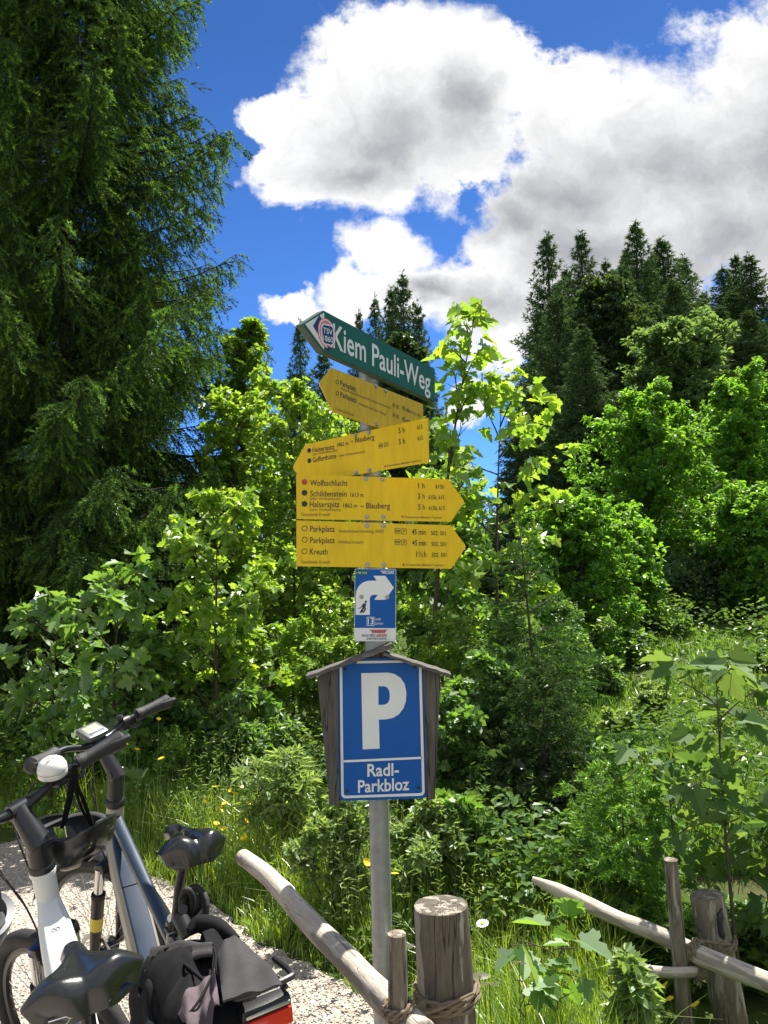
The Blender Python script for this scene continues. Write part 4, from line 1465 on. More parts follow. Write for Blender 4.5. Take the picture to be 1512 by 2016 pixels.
    def barpt(y):
        s = abs(y)
        x = -0.055 * max(0, (s - 0.13) / 0.18) ** 1.3
        z = 0.030 * float(sstep(0.03, 0.16, s)) + 0.012 * max(0, (s - 0.16) / 0.15)
        return bc + np.array([x, y, z])
    hbm = MB(S)
    hbm.tube([barpt(y) for y in np.linspace(-0.305, 0.305, 33)], [0.0148 if abs(y) < 0.04 else 0.0115 for y in np.linspace(-0.305, 0.305, 33)], 14)
    bar = hbm.build('handlebar', M['blackmetal'], root)
    for s in (1, -1):
        g = MB(S)
        ys = np.linspace(0.185, 0.318, 18)
        rr = [np.interp(y, [0.185, 0.19, 0.20, 0.202, 0.235, 0.28, 0.308, 0.316, 0.318], [0.023, 0.024, 0.024, 0.0205, 0.021, 0.024, 0.028, 0.026, 0.016]) for y in ys]
        g.tube([barpt(s * y) for y in ys], rr, 18)
        # palm wing of the grip
        g.loft([rsec(barpt(s * y) + np.array([-w * 0.5, 0, 0.004]), (1, 0, 0), (0, 0, 1), w + 0.01, 0.016, 0.45, 4) for y, w in ((0.255, 0.012), (0.275, 0.026), (0.298, 0.036), (0.312, 0.036), (0.318, 0.026))])
        g.build('grip', M['grip'], root)
        l = MB(S)
        b0 = barpt(s * 0.165)
        l.box(b0 + np.array([0.012, 0, -0.012]), (0.036, 0.03, 0.03), None, 0.008)
        l.tube(bez([b0 + np.array([0.03, 0, -0.014]), b0 + np.array([0.055, s * 0.03, -0.018]), barpt(s * 0.235) + np.array([0.058, 0, -0.020]), barpt(s * 0.285) + np.array([0.066, 0, -0.024])], 6), 0.0065, 8, True, 0.6)
        l.build('brake_lever', M['blackmetal'], root)
    sh = MB(S)
    b0 = barpt(-0.135)
    sh.lathe([(0, -0.016), (0.017, -0.016), (0.0175, 0.0), (0.017, 0.016), (0, 0.016)], b0, (0, 1, 0), 16)
    sh.box(b0 + np.array([0.02, 0, -0.022]), (0.05, 0.036, 0.022), None, 0.007)
    sh.lathe([(0, 0), (0.013, 0.0), (0.015, 0.008), (0.011, 0.018), (0, 0.02)], b0 + np.array([0.0, 0.02, 0.012]), (0, 0.2, 1), 14)
    sh.tube(bez([b0 + np.array([0.0, -0.012, -0.02]), b0 + np.array([-0.02, -0.03, -0.03]), b0 + np.array([-0.03, -0.05, -0.022])], 4), 0.006, 8)
    sh.build('shifter', M['blackplastic'], root)
    # cables
    cb = MB(S)
    rng = random.Random(4 if first else 9)
    for s, y in ((1, 0.16), (1, 0.13), (-1, 0.16), (-1, 0.12)):
        b0 = barpt(s * y) + np.array([0.035, 0, -0.018])
        mid = b0 + np.array([0.10 + rng.uniform(0, 0.03), -s * 0.06, 0.0 - rng.uniform(0.0, 0.06)])
        low = np.array([1.02, s * 0.03, 0.80])
        cb.tube(bez([b0, mid, low + np.array([0.045, 0, 0.06]), low, np.array([0.985, s * 0.035, 0.70])], 7), 0.0026, 6)
    cb.build('cable', M['rubber'], root)
    # bell on the first bicycle, display on the second
    if first:
        c = MB(S)
        p = barpt(-0.112) + np.array([-0.006, 0, 0.014])
        ax = unit([-0.28, -0.05, 1])
        c.lathe([(0, 0.0), (0.034, 0.0), (0.0385, 0.004), (0.0385, 0.016)], p, ax, 32)
        c.lathe([(0.0385, 0.018), (0.0395, 0.020), (0.0375, 0.032), (0.031, 0.044), (0.019, 0.052), (0.008, 0.0545), (0, 0.055)], p, ax, 32)
        bl = c.build('bell', M['bell'], root, 50)
        cols = [(0.75, 0.18, 0.2), (0.8, 0.5, 0.15), (0.25, 0.55, 0.75), (0.65, 0.3, 0.5)]
        e1 = unit(np.cross(ax, [0, 1, 0])); e2 = np.cross(ax, e1)
        for k, (u, v) in enumerate(((0.006, -0.012), (-0.004, -0.004), (0.005, 0.004), (-0.003, 0.012))):
            g = MB(S)
            pts = []
            for q in range(9):
                th = -1.3 + 2.6 * q / 8
                uu, vv = u + 0.006 * math.cos(th), v + 0.006 * math.sin(th)
                pts.append(p + e1 * uu + e2 * vv + ax * (0.0560 - 6.0 * (uu * uu + vv * vv)))
            g.tube(pts, 0.0012, 5)
            g.build('bell_print', mat_basic('bell_print_' + 'abcd'[k], cols[k], 0.3), bl)
        c = MB(S)
        c.lathe([(0, -0.014), (0.016, -0.014), (0.016, 0.014), (0, 0.014)], barpt(-0.115), (0, 1, 0), 14)
        c.build('bell_clamp', M['blackplastic'], root)
    else:
        c = MB(S)
        p = bc + np.array([0.005, 0.01, 0.040])
        rt = Matrix.Rotation(R(28), 3, 'Y').inverted()
        c.box(p, (0.072, 0.092, 0.024), rt, 0.010)
        dp = c.build('display', M['bezel'], root)
        up2 = np.array(rt @ Vector((0, 0, 1)))
        fx = np.array(rt @ Vector((1, 0, 0)))
        c = MB(S); c.box(p + up2 * 0.0115 + fx * 0.006, (0.036, 0.064, 0.002), rt, 0.0008); c.build('screen', M['lcd'], dp)
        c = MB(S); c.box(p + up2 * 0.0115 - fx * 0.022, (0.014, 0.066, 0.002), rt, 0.0008); c.build('button_row', M['deepblue'], dp)
        c = MB(S); c.box(bc + np.array([0.0, 0.01, 0.022]), (0.03, 0.04, 0.02), None, 0.005); c.build('display_mount', M['blackplastic'], root)
    # saddle and seat post
    sc = np.array([saddle_x, 0, saddle_z])
    k = MB(); k.tube([st - np.array([0.0, 0, 0.03]), st + (sc - st) * 0.5 - np.array([0, 0, 0.02]), sc - np.array([-0.0, 0, 0.06])], 0.0145, 14); k.build('seat_post', M['blackmetal'], root)
    k = MB(); k.lathe([(0.021, -0.018), (0.024, -0.014), (0.024, 0.014), (0.021, 0.018)], st, unit(sc - st), 16); k.build('seat_clamp', M['blackmetal'], root)
    k = MB()
    saddle_mesh(k, sc, 0.235 if first else 0.27, 0.205 if first else 0.180, 0.006, 0.022, 0.048, cutout, 0.03)
    sdl = k.build('saddle', M['saddle'], root, 50)
    k = MB()
    for s in (1, -1):
        k.tube([sc + np.array([0.11, 0.012 * s, -0.040]), sc + np.array([0.03, 0.022 * s, -0.058]), sc + np.array([-0.06, 0.022 * s, -0.056]), sc + np.array([-0.10, 0.03 * s, -0.046])], 0.0038, 8)
    k.build('saddle_rail', M['alu'], sdl)
    if first:
        k = MB()
        pts = [(-0.131, 0.066), (-0.131, 0.040), (-0.134, 0.034), (-0.137, 0.040), (-0.137, 0.058)]
        k.tube([sc + np.array([x + 0.002, y, -0.025 - 0.004 * i]) for i, (x, y) in enumerate(pts)], 0.001, 5)
        k.build('saddle_badge', M['alu'], sdl)
    # carrier, lamp, drive, stand
    k = MB()
    for s in (1, -1):
        k.tube([np.array([0.22, 0.05 * s, 0.73]), np.array([0.0, 0.065 * s, 0.74]), np.array([-0.30, 0.065 * s, 0.74])], 0.0055, 8)
        k.tube([np.array([-0.16, 0.065 * s, 0.74]), np.array([-0.08, 0.072 * s, 0.55]), np.array([0.0, 0.07 * s, 0.36])], 0.005, 8)
    for x in (-0.3, -0.15, 0.02, 0.15):
        k.tube([np.array([x, -0.065, 0.74]), np.array([x, 0.065, 0.74])], 0.005, 8)
    k.build('carrier', M['blackmetal'], root)
    if not first:
        k = MB()
        # rear rim of the carrier with the broad red lamp
        k.tube(bez([(-0.22, 0.075, 0.77), (-0.315, 0.072, 0.775), (-0.335, 0.05, 0.775), (-0.335, -0.05, 0.775), (-0.315, -0.072, 0.775), (-0.22, -0.075, 0.77)], 6), 0.0075, 8)
        k.box((-0.315, 0, 0.717), (0.05, 0.12, 0.055), None, 0.012)
        lampb = k.build('lamp_housing', M['blackplastic'], root)
        k = MB(); k.box((-0.342, 0, 0.704), (0.012, 0.112, 0.036), None, 0.005); k.build('rear_lamp', M['reflector'], lampb)
        k = MB(); k.box((-0.341, 0, 0.732), (0.012, 0.105, 0.008), None, 0.003); k.build('lamp_trim', M['alu'], lampb)
    k = MB()
    k.lathe([(0, -0.07), (0.055, -0.07), (0.07, -0.05), (0.07, 0.05), (0.055, 0.07), (0, 0.07)], (0.45, 0, 0.28), (0, 1, 0), 24)
    k.build('motor', M['blackplastic'], root)
    for s in (1, -1):
        k = MB()
        q = np.array([0.45, 0.085 * s, 0.28])
        e = q + np.array([0.12 * s, 0.012 * s, -0.12 * s])
        k.tube([q, e], [0.013, 0.010], 10)
        k.box(e + np.array([0, 0.06 * s, 0]), (0.09, 0.085, 0.022), None, 0.006)
        k.build('crank', M['blackmetal'], root)
    k = MB(); k.tube([(0.02, 0.09, 0.33), (0.0, 0.14, 0.17), (-0.02, 0.18, -0.02 + 0.07)], 0.009, 8); k.build('kickstand', M['blackmetal'], root)
    return root, S

bike1, S1 = build_bike('white framed electric bicycle with a white bell and broad black saddle, nearest the camera', (-0.306, 1.437), 118.6, -12.0, 1.0, 26,
    'white_paint', ('white_paint', 'deepblue'), 0.170, 0.972, False, True)
bike2, S2 = build_bike('blue-grey electric bicycle with a handlebar display and grooved saddle, standing behind the white one', (-0.40, 2.09), 122.7, -4.4, 0.98, 30,
    'beige_paint', ('deepblue', 'deepblue'), 0.16, 0.995, True, False)

# ------------------------------------------------------------------ bag and helmets
def patch(c00, c10, c11, c01, n=14, bulge=0.02, wrinkle=0.006, seed=1, thick=0.004):
    """soft sheet between four corners"""
    rng = np.random.default_rng(seed)
    ph = rng.uniform(0, 6.28, 8)
    c00, c10, c11, c01 = [np.asarray(x, float) for x in (c00, c10, c11, c01)]
    nrm = unit(np.cross(c10 - c00, c01 - c00))
    if nrm[2] < 0: nrm = -nrm
    V, F = [], []
    for off in (0, -thick):
        for i in range(n + 1):
            for j in range(n + 1):
                s, t = i / n, j / n
                p = c00 * (1 - s) * (1 - t) + c10 * s * (1 - t) + c11 * s * t + c01 * (1 - s) * t
                h = bulge * 4 * s * (1 - s) * 0.5 + bulge * 2 * t * (1 - t)
                h += wrinkle * (math.sin(5 * s + 3 * t + ph[0]) + 0.7 * math.sin(9 * t - 4 * s + ph[1]) + 0.5 * math.sin(14 * s + 5 * t + ph[2]))
                V.append(p + nrm * (h + off))
    m = (n + 1) ** 2
    g = lambda i, j, k: k * m + i * (n + 1) + j
    for i in range(n):
        for j in range(n):
            F.append([g(i, j, 0), g(i + 1, j, 0), g(i + 1, j + 1, 0), g(i, j + 1, 0)])
            F.append([g(i, j, 1), g(i, j + 1, 1), g(i + 1, j + 1, 1), g(i + 1, j, 1)])
    for i in range(n):
        F += [[g(i, 0, 0), g(i, 0, 1), g(i + 1, 0, 1), g(i + 1, 0, 0)], [g(i, n, 0), g(i + 1, n, 0), g(i + 1, n, 1), g(i, n, 1)],
              [g(0, i, 0), g(0, i + 1, 0), g(0, i + 1, 1), g(0, i, 1)], [g(n, i, 0), g(n, i, 1), g(n, i + 1, 1), g(n, i + 1, 0)]]
    mb = MB()
    mb._add(V, F)
    return mb

def build_bag():
    base = P(405, 1985, 1.83)
    root = empty('pannier_bag', base, 'black and charcoal soft bag with an open flap on the rear of the blue-grey bicycle', 'bag')
    b = np.array(base)
    # slack body
    c = P(385, 1925, 1.86) - b
    fw = np.array([math.cos(R(122.7)), math.sin(R(122.7)), 0])
    sd = np.array([-fw[1], fw[0], 0])
    mb = MB()
    rings = []
    nz, na = 16, 40
    rng = np.random.default_rng(3)
    ph = rng.uniform(0, 6.28, 8)
    for i in range(nz + 1):
        t = i / nz
        z = -0.27 + 0.325 * t
        k = (1 - (2 * t - 1) ** 6) ** 0.5 if 0 < t < 1 else 0.25
        k = max(k, 0.25)
        ring = []
        for j in range(na):
            th = 2 * math.pi * j / na
            ct, s_ = math.cos(th), math.sin(th)
            ex = 0.45
            x = 0.165 * math.copysign(abs(ct) ** ex, ct) * k
            y = 0.115 * math.copysign(abs(s_) ** ex, s_) * k
            w = 0.007 * math.sin(3 * th + 7 * t + ph[0]) + 0.006 * math.sin(7 * th - 9 * t + ph[1]) + 0.004 * math.sin(13 * th + 15 * t + ph[2])
            zz = z + (0.018 * math.sin(2 * th + ph[3]) + 0.010 * math.sin(5 * th + ph[4]) - 0.03 * (ct < -0.2)) * t
            ring.append(c + fw * (x * (1 + 3 * w)) + sd * (y * (1 + 4 * w)) + np.array([0, 0, zz]))
        rings.append(ring)
    mb.loft(rings)
    mb.build('body', M['fabric'], root, 60)
    q = lambda x, y, d: P(x, y, d) - b
    # charcoal flap lying back over the bag, lit from above
    f = patch(q(424, 1868, 1.90), q(476, 1850, 1.93), q(556, 1938, 1.66), q(440, 1980, 1.62), 16, 0.022, 0.004, 5)
    f.build('flap', M['fabric_grey'], root, 60)
    # folded edge towards the front
    f = patch(q(285, 1918, 1.84), q(300, 1868, 1.92), q(425, 1860, 1.91), q(418, 1880, 1.85), 14, 0.022, 0.005, 8)
    f.build('front_fold', M['fabric_grey'], root, 60)
    f = patch(q(352, 2000, 1.70), q(424, 1900, 1.82), q(436, 1985, 1.64), q(392, 2060, 1.60), 14, 0.016, 0.010, 11)
    f.build('lining', M['fabric_plum'], root, 60)
    f = patch(q(268, 1935, 1.84), q(330, 1880, 1.89), q(385, 1985, 1.74), q(290, 2050, 1.72), 16, 0.02, 0.012, 15)
    f.build('side_fold', M['fabric'], root, 60)
    z = MB()
    z.tube(bez([q(300, 1885, 1.855), q(352, 1893, 1.83), q(395, 1925, 1.78), q(412, 1940, 1.76)], 6), 0.0045, 8)
    z.tube(bez([q(322, 1870, 1.88), q(375, 1852, 1.90), q(416, 1862, 1.88), q(424, 1900, 1.80), q(398, 1960, 1.71), q(365, 2005, 1.66)], 6), 0.003, 8)
    z.build('zip_edge', M['strap'], root, 50)
    s = MB()
    s.tube(bez([q(424, 1890, 1.82), q(434, 1940, 1.71), q(438, 1980, 1.645)], 6), 0.003, 6, True, 0.4)
    s.build('carry_strap', M['strap'], root, 50)
    s = MB()
    s.tube(bez([q(372, 1835, 1.97), q(392, 1820, 1.99), q(430, 1826, 1.98), q(466, 1850, 1.94)], 6), [0.010 + 0.012 * math.sin(math.pi * i / 18) for i in range(19)], 10)
    s.build('carry_handle', M['strap'], root, 50)
build_bag()

def helmet(label, loc, rot, size, mat, straps):
    root = empty('helmet', loc, label, 'helmet')
    rx, ry, rz = size
    nu, nv = 36, 14
    V, F = [], []
    shells = []
    for f_, in ((1.0,), (0.86,)):
        g = []
        for i in range(nv + 1):
            ph = (i / nv) * math.pi * 0.5
            row = []
            for j in range(nu):
                th = 2 * math.pi * j / nu
                cx, cy = math.cos(th), math.sin(th)
                rim = 0.14 * math.cos(2 * th) - 0.10 * cx
                z = rz * (math.sin(ph) - rim * math.cos(ph)) * f_
                rr = math.cos(ph) ** 0.8
                row.append((rx * f_ * rr * cx, ry * f_ * rr * cy, z))
            g.append(row)
        shells.append(g)
    idx = {}
    for k in (0, 1):
        for i in range(nv + 1):
            for j in range(nu):
                idx[(k, i, j)] = len(V)
                V.append(shells[k][i][j])
    def vent(i, j):
        return 3 <= i <= 10 and (j % 6 in (2, 3)) and not (i in (6,))
    for i in range(nv):
        for j in range(nu):
            j2 = (j + 1) % nu
            if vent(i, j):
                # slot walls
                for (a, b_) in (((i, j), (i, j2)), ((i + 1, j2), (i + 1, j)), ((i, j2), (i + 1, j2)), ((i + 1, j), (i, j))):
                    pass
            else:
                F.append([idx[(0, i, j)], idx[(0, i, j2)], idx[(0, i + 1, j2)], idx[(0, i + 1, j)]])
                F.append([idx[(1, i, j)], idx[(1, i + 1, j)], idx[(1, i + 1, j2)], idx[(1, i, j2)]])
            # walls where solid meets vent
            if not vent(i, j):
                for (di, dj, e0, e1) in ((0, 1, (i, j2), (i + 1, j2)), (0, -1, (i + 1, j), (i, j)), (1, 0, (i + 1, j2), (i + 1, j)), (-1, 0, (i, j), (i, j2))):
                    ni, nj = i + di, (j + dj) % nu
                    if 0 <= ni < nv and vent(ni, nj):
                        F.append([idx[(0, *e0)], idx[(0, *e1)], idx[(1, *e1)], idx[(1, *e0)]])
    for j in range(nu):
        j2 = (j + 1) % nu
        F.append([idx[(0, 0, j2)], idx[(0, 0, j)], idx[(1, 0, j)], idx[(1, 0, j2)]])
    mb = MB()
    mb._add(V, F)
    mb.build('shell', mat, root, 40)
    b = MB()
    pts = [(rx * 0.80 * math.cos(t), ry * 0.82 * math.sin(t), 0.012 + 0.006 * math.cos(2 * t)) for t in np.linspace(0, 2 * math.pi, 33)]
    b.tube(pts, 0.009, 8, False, 0.4)
    b.lathe([(0, 0), (0.018, 0), (0.02, 0.012), (0.012, 0.02), (0, 0.022)], (-rx * 0.82, 0, 0.0), (-0.3, 0, -1), 14)
    b.build('head_ring', M['foam'], root, 40)
    root.matrix_world = Matrix.Translation(Vector([float(x) for x in loc])) @ rot
    inv = root.matrix_world.inverted()
    s = MB()
    for line, w in straps:
        s.tube([inv @ Vector([float(x) for x in q]) for q in bez(line, 6)], w, 6, True, 0.35)
    s.build('strap', M['strap'], root, 40)

flip = Matrix.Rotation(R(118 + 40), 4, 'Z') @ Matrix.Rotation(R(180 - 8), 4, 'X')
helmet('black vented helmet hanging upside down by its straps from the handlebar of the white bicycle', P(142, 1622, 2.30), flip, (0.130, 0.105, 0.115), M['helmet'],
    [([P(122, 1630, 2.25), P(134, 1570, 2.2), P(146, 1505, 2.15)], 0.006), ([P(126, 1625, 2.3), P(140, 1570, 2.24), P(150, 1508, 2.18)], 0.006),
     ([P(186, 1640, 2.36), P(168, 1585, 2.28), P(152, 1545, 2.22), P(149, 1505, 2.17)], 0.006), ([P(178, 1622, 2.38), P(160, 1590, 2.28), P(147, 1550, 2.22)], 0.005)])
flip2 = Matrix.Rotation(R(70), 4, 'Z') @ Matrix.Rotation(R(180 + 14), 4, 'X')
helmet('grey and black helmet hanging beside the white bicycle at the left edge of the photo', P(-84, 1806, 1.72), flip2, (0.125, 0.095, 0.10), M['helmet_grey'],
    [([P(2, 1795, 1.70), P(-10, 1720, 1.72), P(-30, 1655, 1.74)], 0.006), ([P(-30, 1795, 1.72), P(-32, 1720, 1.73), P(-32, 1655, 1.74)], 0.006)])

def build_lock():
    base = P(372, 1770, 2.05)
    root = empty('cable_lock', base, 'black coiled cable lock wound round the seat post of the blue-grey bicycle', 'lock')
    b = np.array(base)
    k = MB()
    rng = np.random.default_rng(2)
    for i in range(5):
        cx, cy = 368 + 5 * i, 1778 + 7 * (i % 3)
        pts = []
        for j in range(17):
            th = 2 * math.pi * j / 16
            pts.append(P(cx + (13 + 2 * i) * math.cos(th) * 0.9, cy + (26 + 2 * i) * math.sin(th), 2.05 + 0.02 * math.sin(th + i) + 0.012 * i) - b)
        k.tube(bez(pts, 3), 0.008, 8, False)
    k.build('cable', M['rubber'], root, 50)
    k = MB()
    k.tube([P(352, 1800, 2.02) - b, P(372, 1842, 2.0) - b], [0.019, 0.019], 14)
    k.build('lock_barrel', M['blackplastic'], root)
    k = MB()
    k.lathe([(0.006, 0), (0.011, 0), (0.011, 0.008), (0.006, 0.008)], P(360, 1790, 2.0) - b, (0.3, -0.9, 0.3), 16)
    k.build('keyhole_ring', M['blackmetal'], root)
build_lock()
# ------------------------------------------------------------------ plants
def half_leaf(half, fold, droop):
    """leaf as two halves along the midrib; x along the leaf, y across"""
    tip, base = (1.0, 0.0), (0.0, 0.0)
    V, F = [], []
    for s in (1, -1):
        b = len(V)
        pts = [base] + half + [tip]
        for (x, y) in pts:
            V.append((x, s * y, y * fold - droop * x * x))
        idx = list(range(b, b + len(pts)))
        F.append(idx if s < 0 else idx[::-1])
    return np.array(V, float), F

MAPLE = half_leaf([(-0.13, 0.12), (-0.10, 0.30), (0.03, 0.26), (0.10, 0.33), (0.17, 0.56), (0.30, 0.50), (0.36, 0.58), (0.47, 0.42), (0.44, 0.24), (0.55, 0.27), (0.68, 0.31), (0.74, 0.20), (0.86, 0.16)], 0.30, 0.26)
MAPLE_LO = half_leaf([(-0.10, 0.25), (0.10, 0.30), (0.32, 0.55), (0.45, 0.24), (0.70, 0.28)], 0.2, 0.15)
OVAL = half_leaf([(0.15, 0.16), (0.40, 0.25), (0.65, 0.20), (0.86, 0.09)], 0.3, 0.15)
OVAL_LO = half_leaf([(0.35, 0.30), (0.70, 0.22)], 0.3, 0.15)
NARROW = half_leaf([(0.22, 0.085), (0.5, 0.11), (0.78, 0.07)], 0.3, 0.22)

def norm(a):
    return a / np.maximum(np.linalg.norm(a, axis=-1, keepdims=True), 1e-9)

def scatter(tpl, pos, xd, nd, size):
    """leaf copies as one mesh: position, pointing direction, face normal and length of each"""
    T, F = tpl
    X = norm(xd)
    N = norm(nd - X * (nd * X).sum(1, keepdims=True))
    Y = np.cross(N, X)
    V = pos[:, None, :] + size[:, None, None] * (T[None, :, 0:1] * X[:, None, :] + T[None, :, 1:2] * Y[:, None, :] + T[None, :, 2:3] * N[:, None, :])
    n, k = len(pos), len(T)
    base = np.arange(n)[:, None] * k
    fs = [(base + np.array(f)[None, :]) for f in F]
    return V.reshape(-1, 3), fs

def tubes(lines, radii, sides=5):
    """many tapered stems as one mesh; lines: list of (m,3), radii: list of (m,)"""
    V, FS, b = [], [], 0
    for L, rr in zip(lines, radii):
        L = np.asarray(L, float)
        m = len(L)
        t = norm(np.gradient(L, axis=0))
        g = np.array([0.31, 0.72, 0.2])
        a = norm(np.cross(t, g))
        c = np.cross(t, a)
        th = np.arange(sides) * 2 * np.pi / sides
        ring = L[:, None, :] + np.asarray(rr)[:, None, None] * (a[:, None, :] * np.cos(th)[None, :, None] + c[:, None, :] * np.sin(th)[None, :, None])
        V.append(ring.reshape(-1, 3))
        i, j = np.meshgrid(np.arange(m - 1), np.arange(sides), indexing='ij')
        i, j = i.ravel(), j.ravel()
        j2 = (j + 1) % sides
        FS.append(b + np.stack([i * sides + j, i * sides + j2, (i + 1) * sides + j2, (i + 1) * sides + j], 1))
        b += m * sides
    return np.concatenate(V), [np.concatenate(FS)]

def qbez(p0, p1, p2, n):
    t = np.linspace(0, 1, n)[:, None]
    return p0 * (1 - t) ** 2 + 2 * p1 * t * (1 - t) + p2 * t * t

LM = {}
LM['maple'] = mat_leaf('sycamore_leaf', [(0.048, 0.116, 0.028), (0.088, 0.193, 0.035), (0.166, 0.289, 0.048)], 0.55, gloss=0.10, rough=0.5)
LM['maple_light'] = mat_leaf('young_maple_leaf', [(0.093, 0.198, 0.027), (0.165, 0.294, 0.039), (0.268, 0.370, 0.054)], 0.55, gloss=0.10)
LM['shrub'] = mat_leaf('shrub_leaf', [(0.041, 0.104, 0.026), (0.097, 0.202, 0.040), (0.187, 0.289, 0.064)], 0.55, gloss=0.10, rough=0.5)
LM['privet'] = mat_leaf('small_glossy_leaf', [(0.090, 0.171, 0.053), (0.159, 0.259, 0.082), (0.258, 0.354, 0.134)], 0.55, gloss=0.12, rough=0.48)
LM['crown'] = mat_leaf('sunny_broadleaf', [(0.062, 0.168, 0.024), (0.114, 0.259, 0.032), (0.188, 0.346, 0.045)], 0.55, gloss=0.06)
LM['crown_pale'] = mat_leaf('pale_hornbeam_leaf', [(0.075, 0.150, 0.060), (0.110, 0.200, 0.078), (0.155, 0.245, 0.100)], 0.45, gloss=0.06, rough=0.5)
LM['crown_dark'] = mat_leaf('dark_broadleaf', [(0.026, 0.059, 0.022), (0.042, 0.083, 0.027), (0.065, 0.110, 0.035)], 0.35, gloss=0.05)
LM['spruce'] = mat_leaf('spruce_needle', [(0.029, 0.067, 0.024), (0.049, 0.101, 0.030), (0.085, 0.137, 0.036)], 0.25, (1.5, 1.5, 0.6), gloss=0.012, rough=0.45)
LM['spruce_new'] = mat_leaf('spruce_new_growth', [(0.088, 0.184, 0.037), (0.136, 0.254, 0.044), (0.193, 0.327, 0.062)], 0.35, (1.5, 1.5, 0.6), gloss=0.012, rough=0.45)
LM['spruce_sap'] = mat_leaf('young_spruce_needle', [(0.035, 0.090, 0.025), (0.055, 0.125, 0.032), (0.085, 0.165, 0.042)], 0.3, (1.5, 1.5, 0.7), gloss=0.02)
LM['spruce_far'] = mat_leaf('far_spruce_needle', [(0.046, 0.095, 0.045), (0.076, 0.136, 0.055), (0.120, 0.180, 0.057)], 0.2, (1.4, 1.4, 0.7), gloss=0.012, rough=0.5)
LM['grass'] = mat_leaf('meadow_grass', [(0.102, 0.207, 0.023), (0.174, 0.283, 0.034), (0.288, 0.370, 0.066)], 0.45, gloss=0.08)
LM['hillgrass'] = mat_leaf('hillside_grass', [(0.060, 0.147, 0.022), (0.100, 0.201, 0.035), (0.165, 0.230, 0.081)], 0.45, gloss=0.03)
LM['under'] = mat_leaf('undergrowth_leaf', [(0.037, 0.085, 0.022), (0.072, 0.146, 0.030), (0.145, 0.215, 0.042)], 0.4, gloss=0.04)
LM['weed'] = mat_leaf('meadow_weed_leaf', [(0.085, 0.167, 0.034), (0.130, 0.225, 0.047), (0.190, 0.284, 0.074)], 0.45, gloss=0.10, rough=0.5)
LM['maple_pale'] = mat_leaf('pale_sycamore_leaf', [(0.055, 0.120, 0.034), (0.090, 0.165, 0.046), (0.130, 0.205, 0.060)], 0.48, gloss=0.04, rough=0.6)
LM['bark'] = mat_wood('spruce_bark', (0.055, 0.047, 0.040), (0.022, 0.019, 0.016), 1.0, 2, 0.3)
LM['twig'] = mat_basic('twig_bark', (0.075, 0.060, 0.042), 0.85, var=0.4, vscale=12)
LM['petal_yellow'] = mat_basic('buttercup_petal', (0.74, 0.55, 0.015), 0.35, var=0.1)
LM['petal_white'] = mat_basic('daisy_petal', (0.72, 0.72, 0.68), 0.5)
LM['stem'] = mat_basic('flower_stem', (0.06, 0.12, 0.02), 0.6)

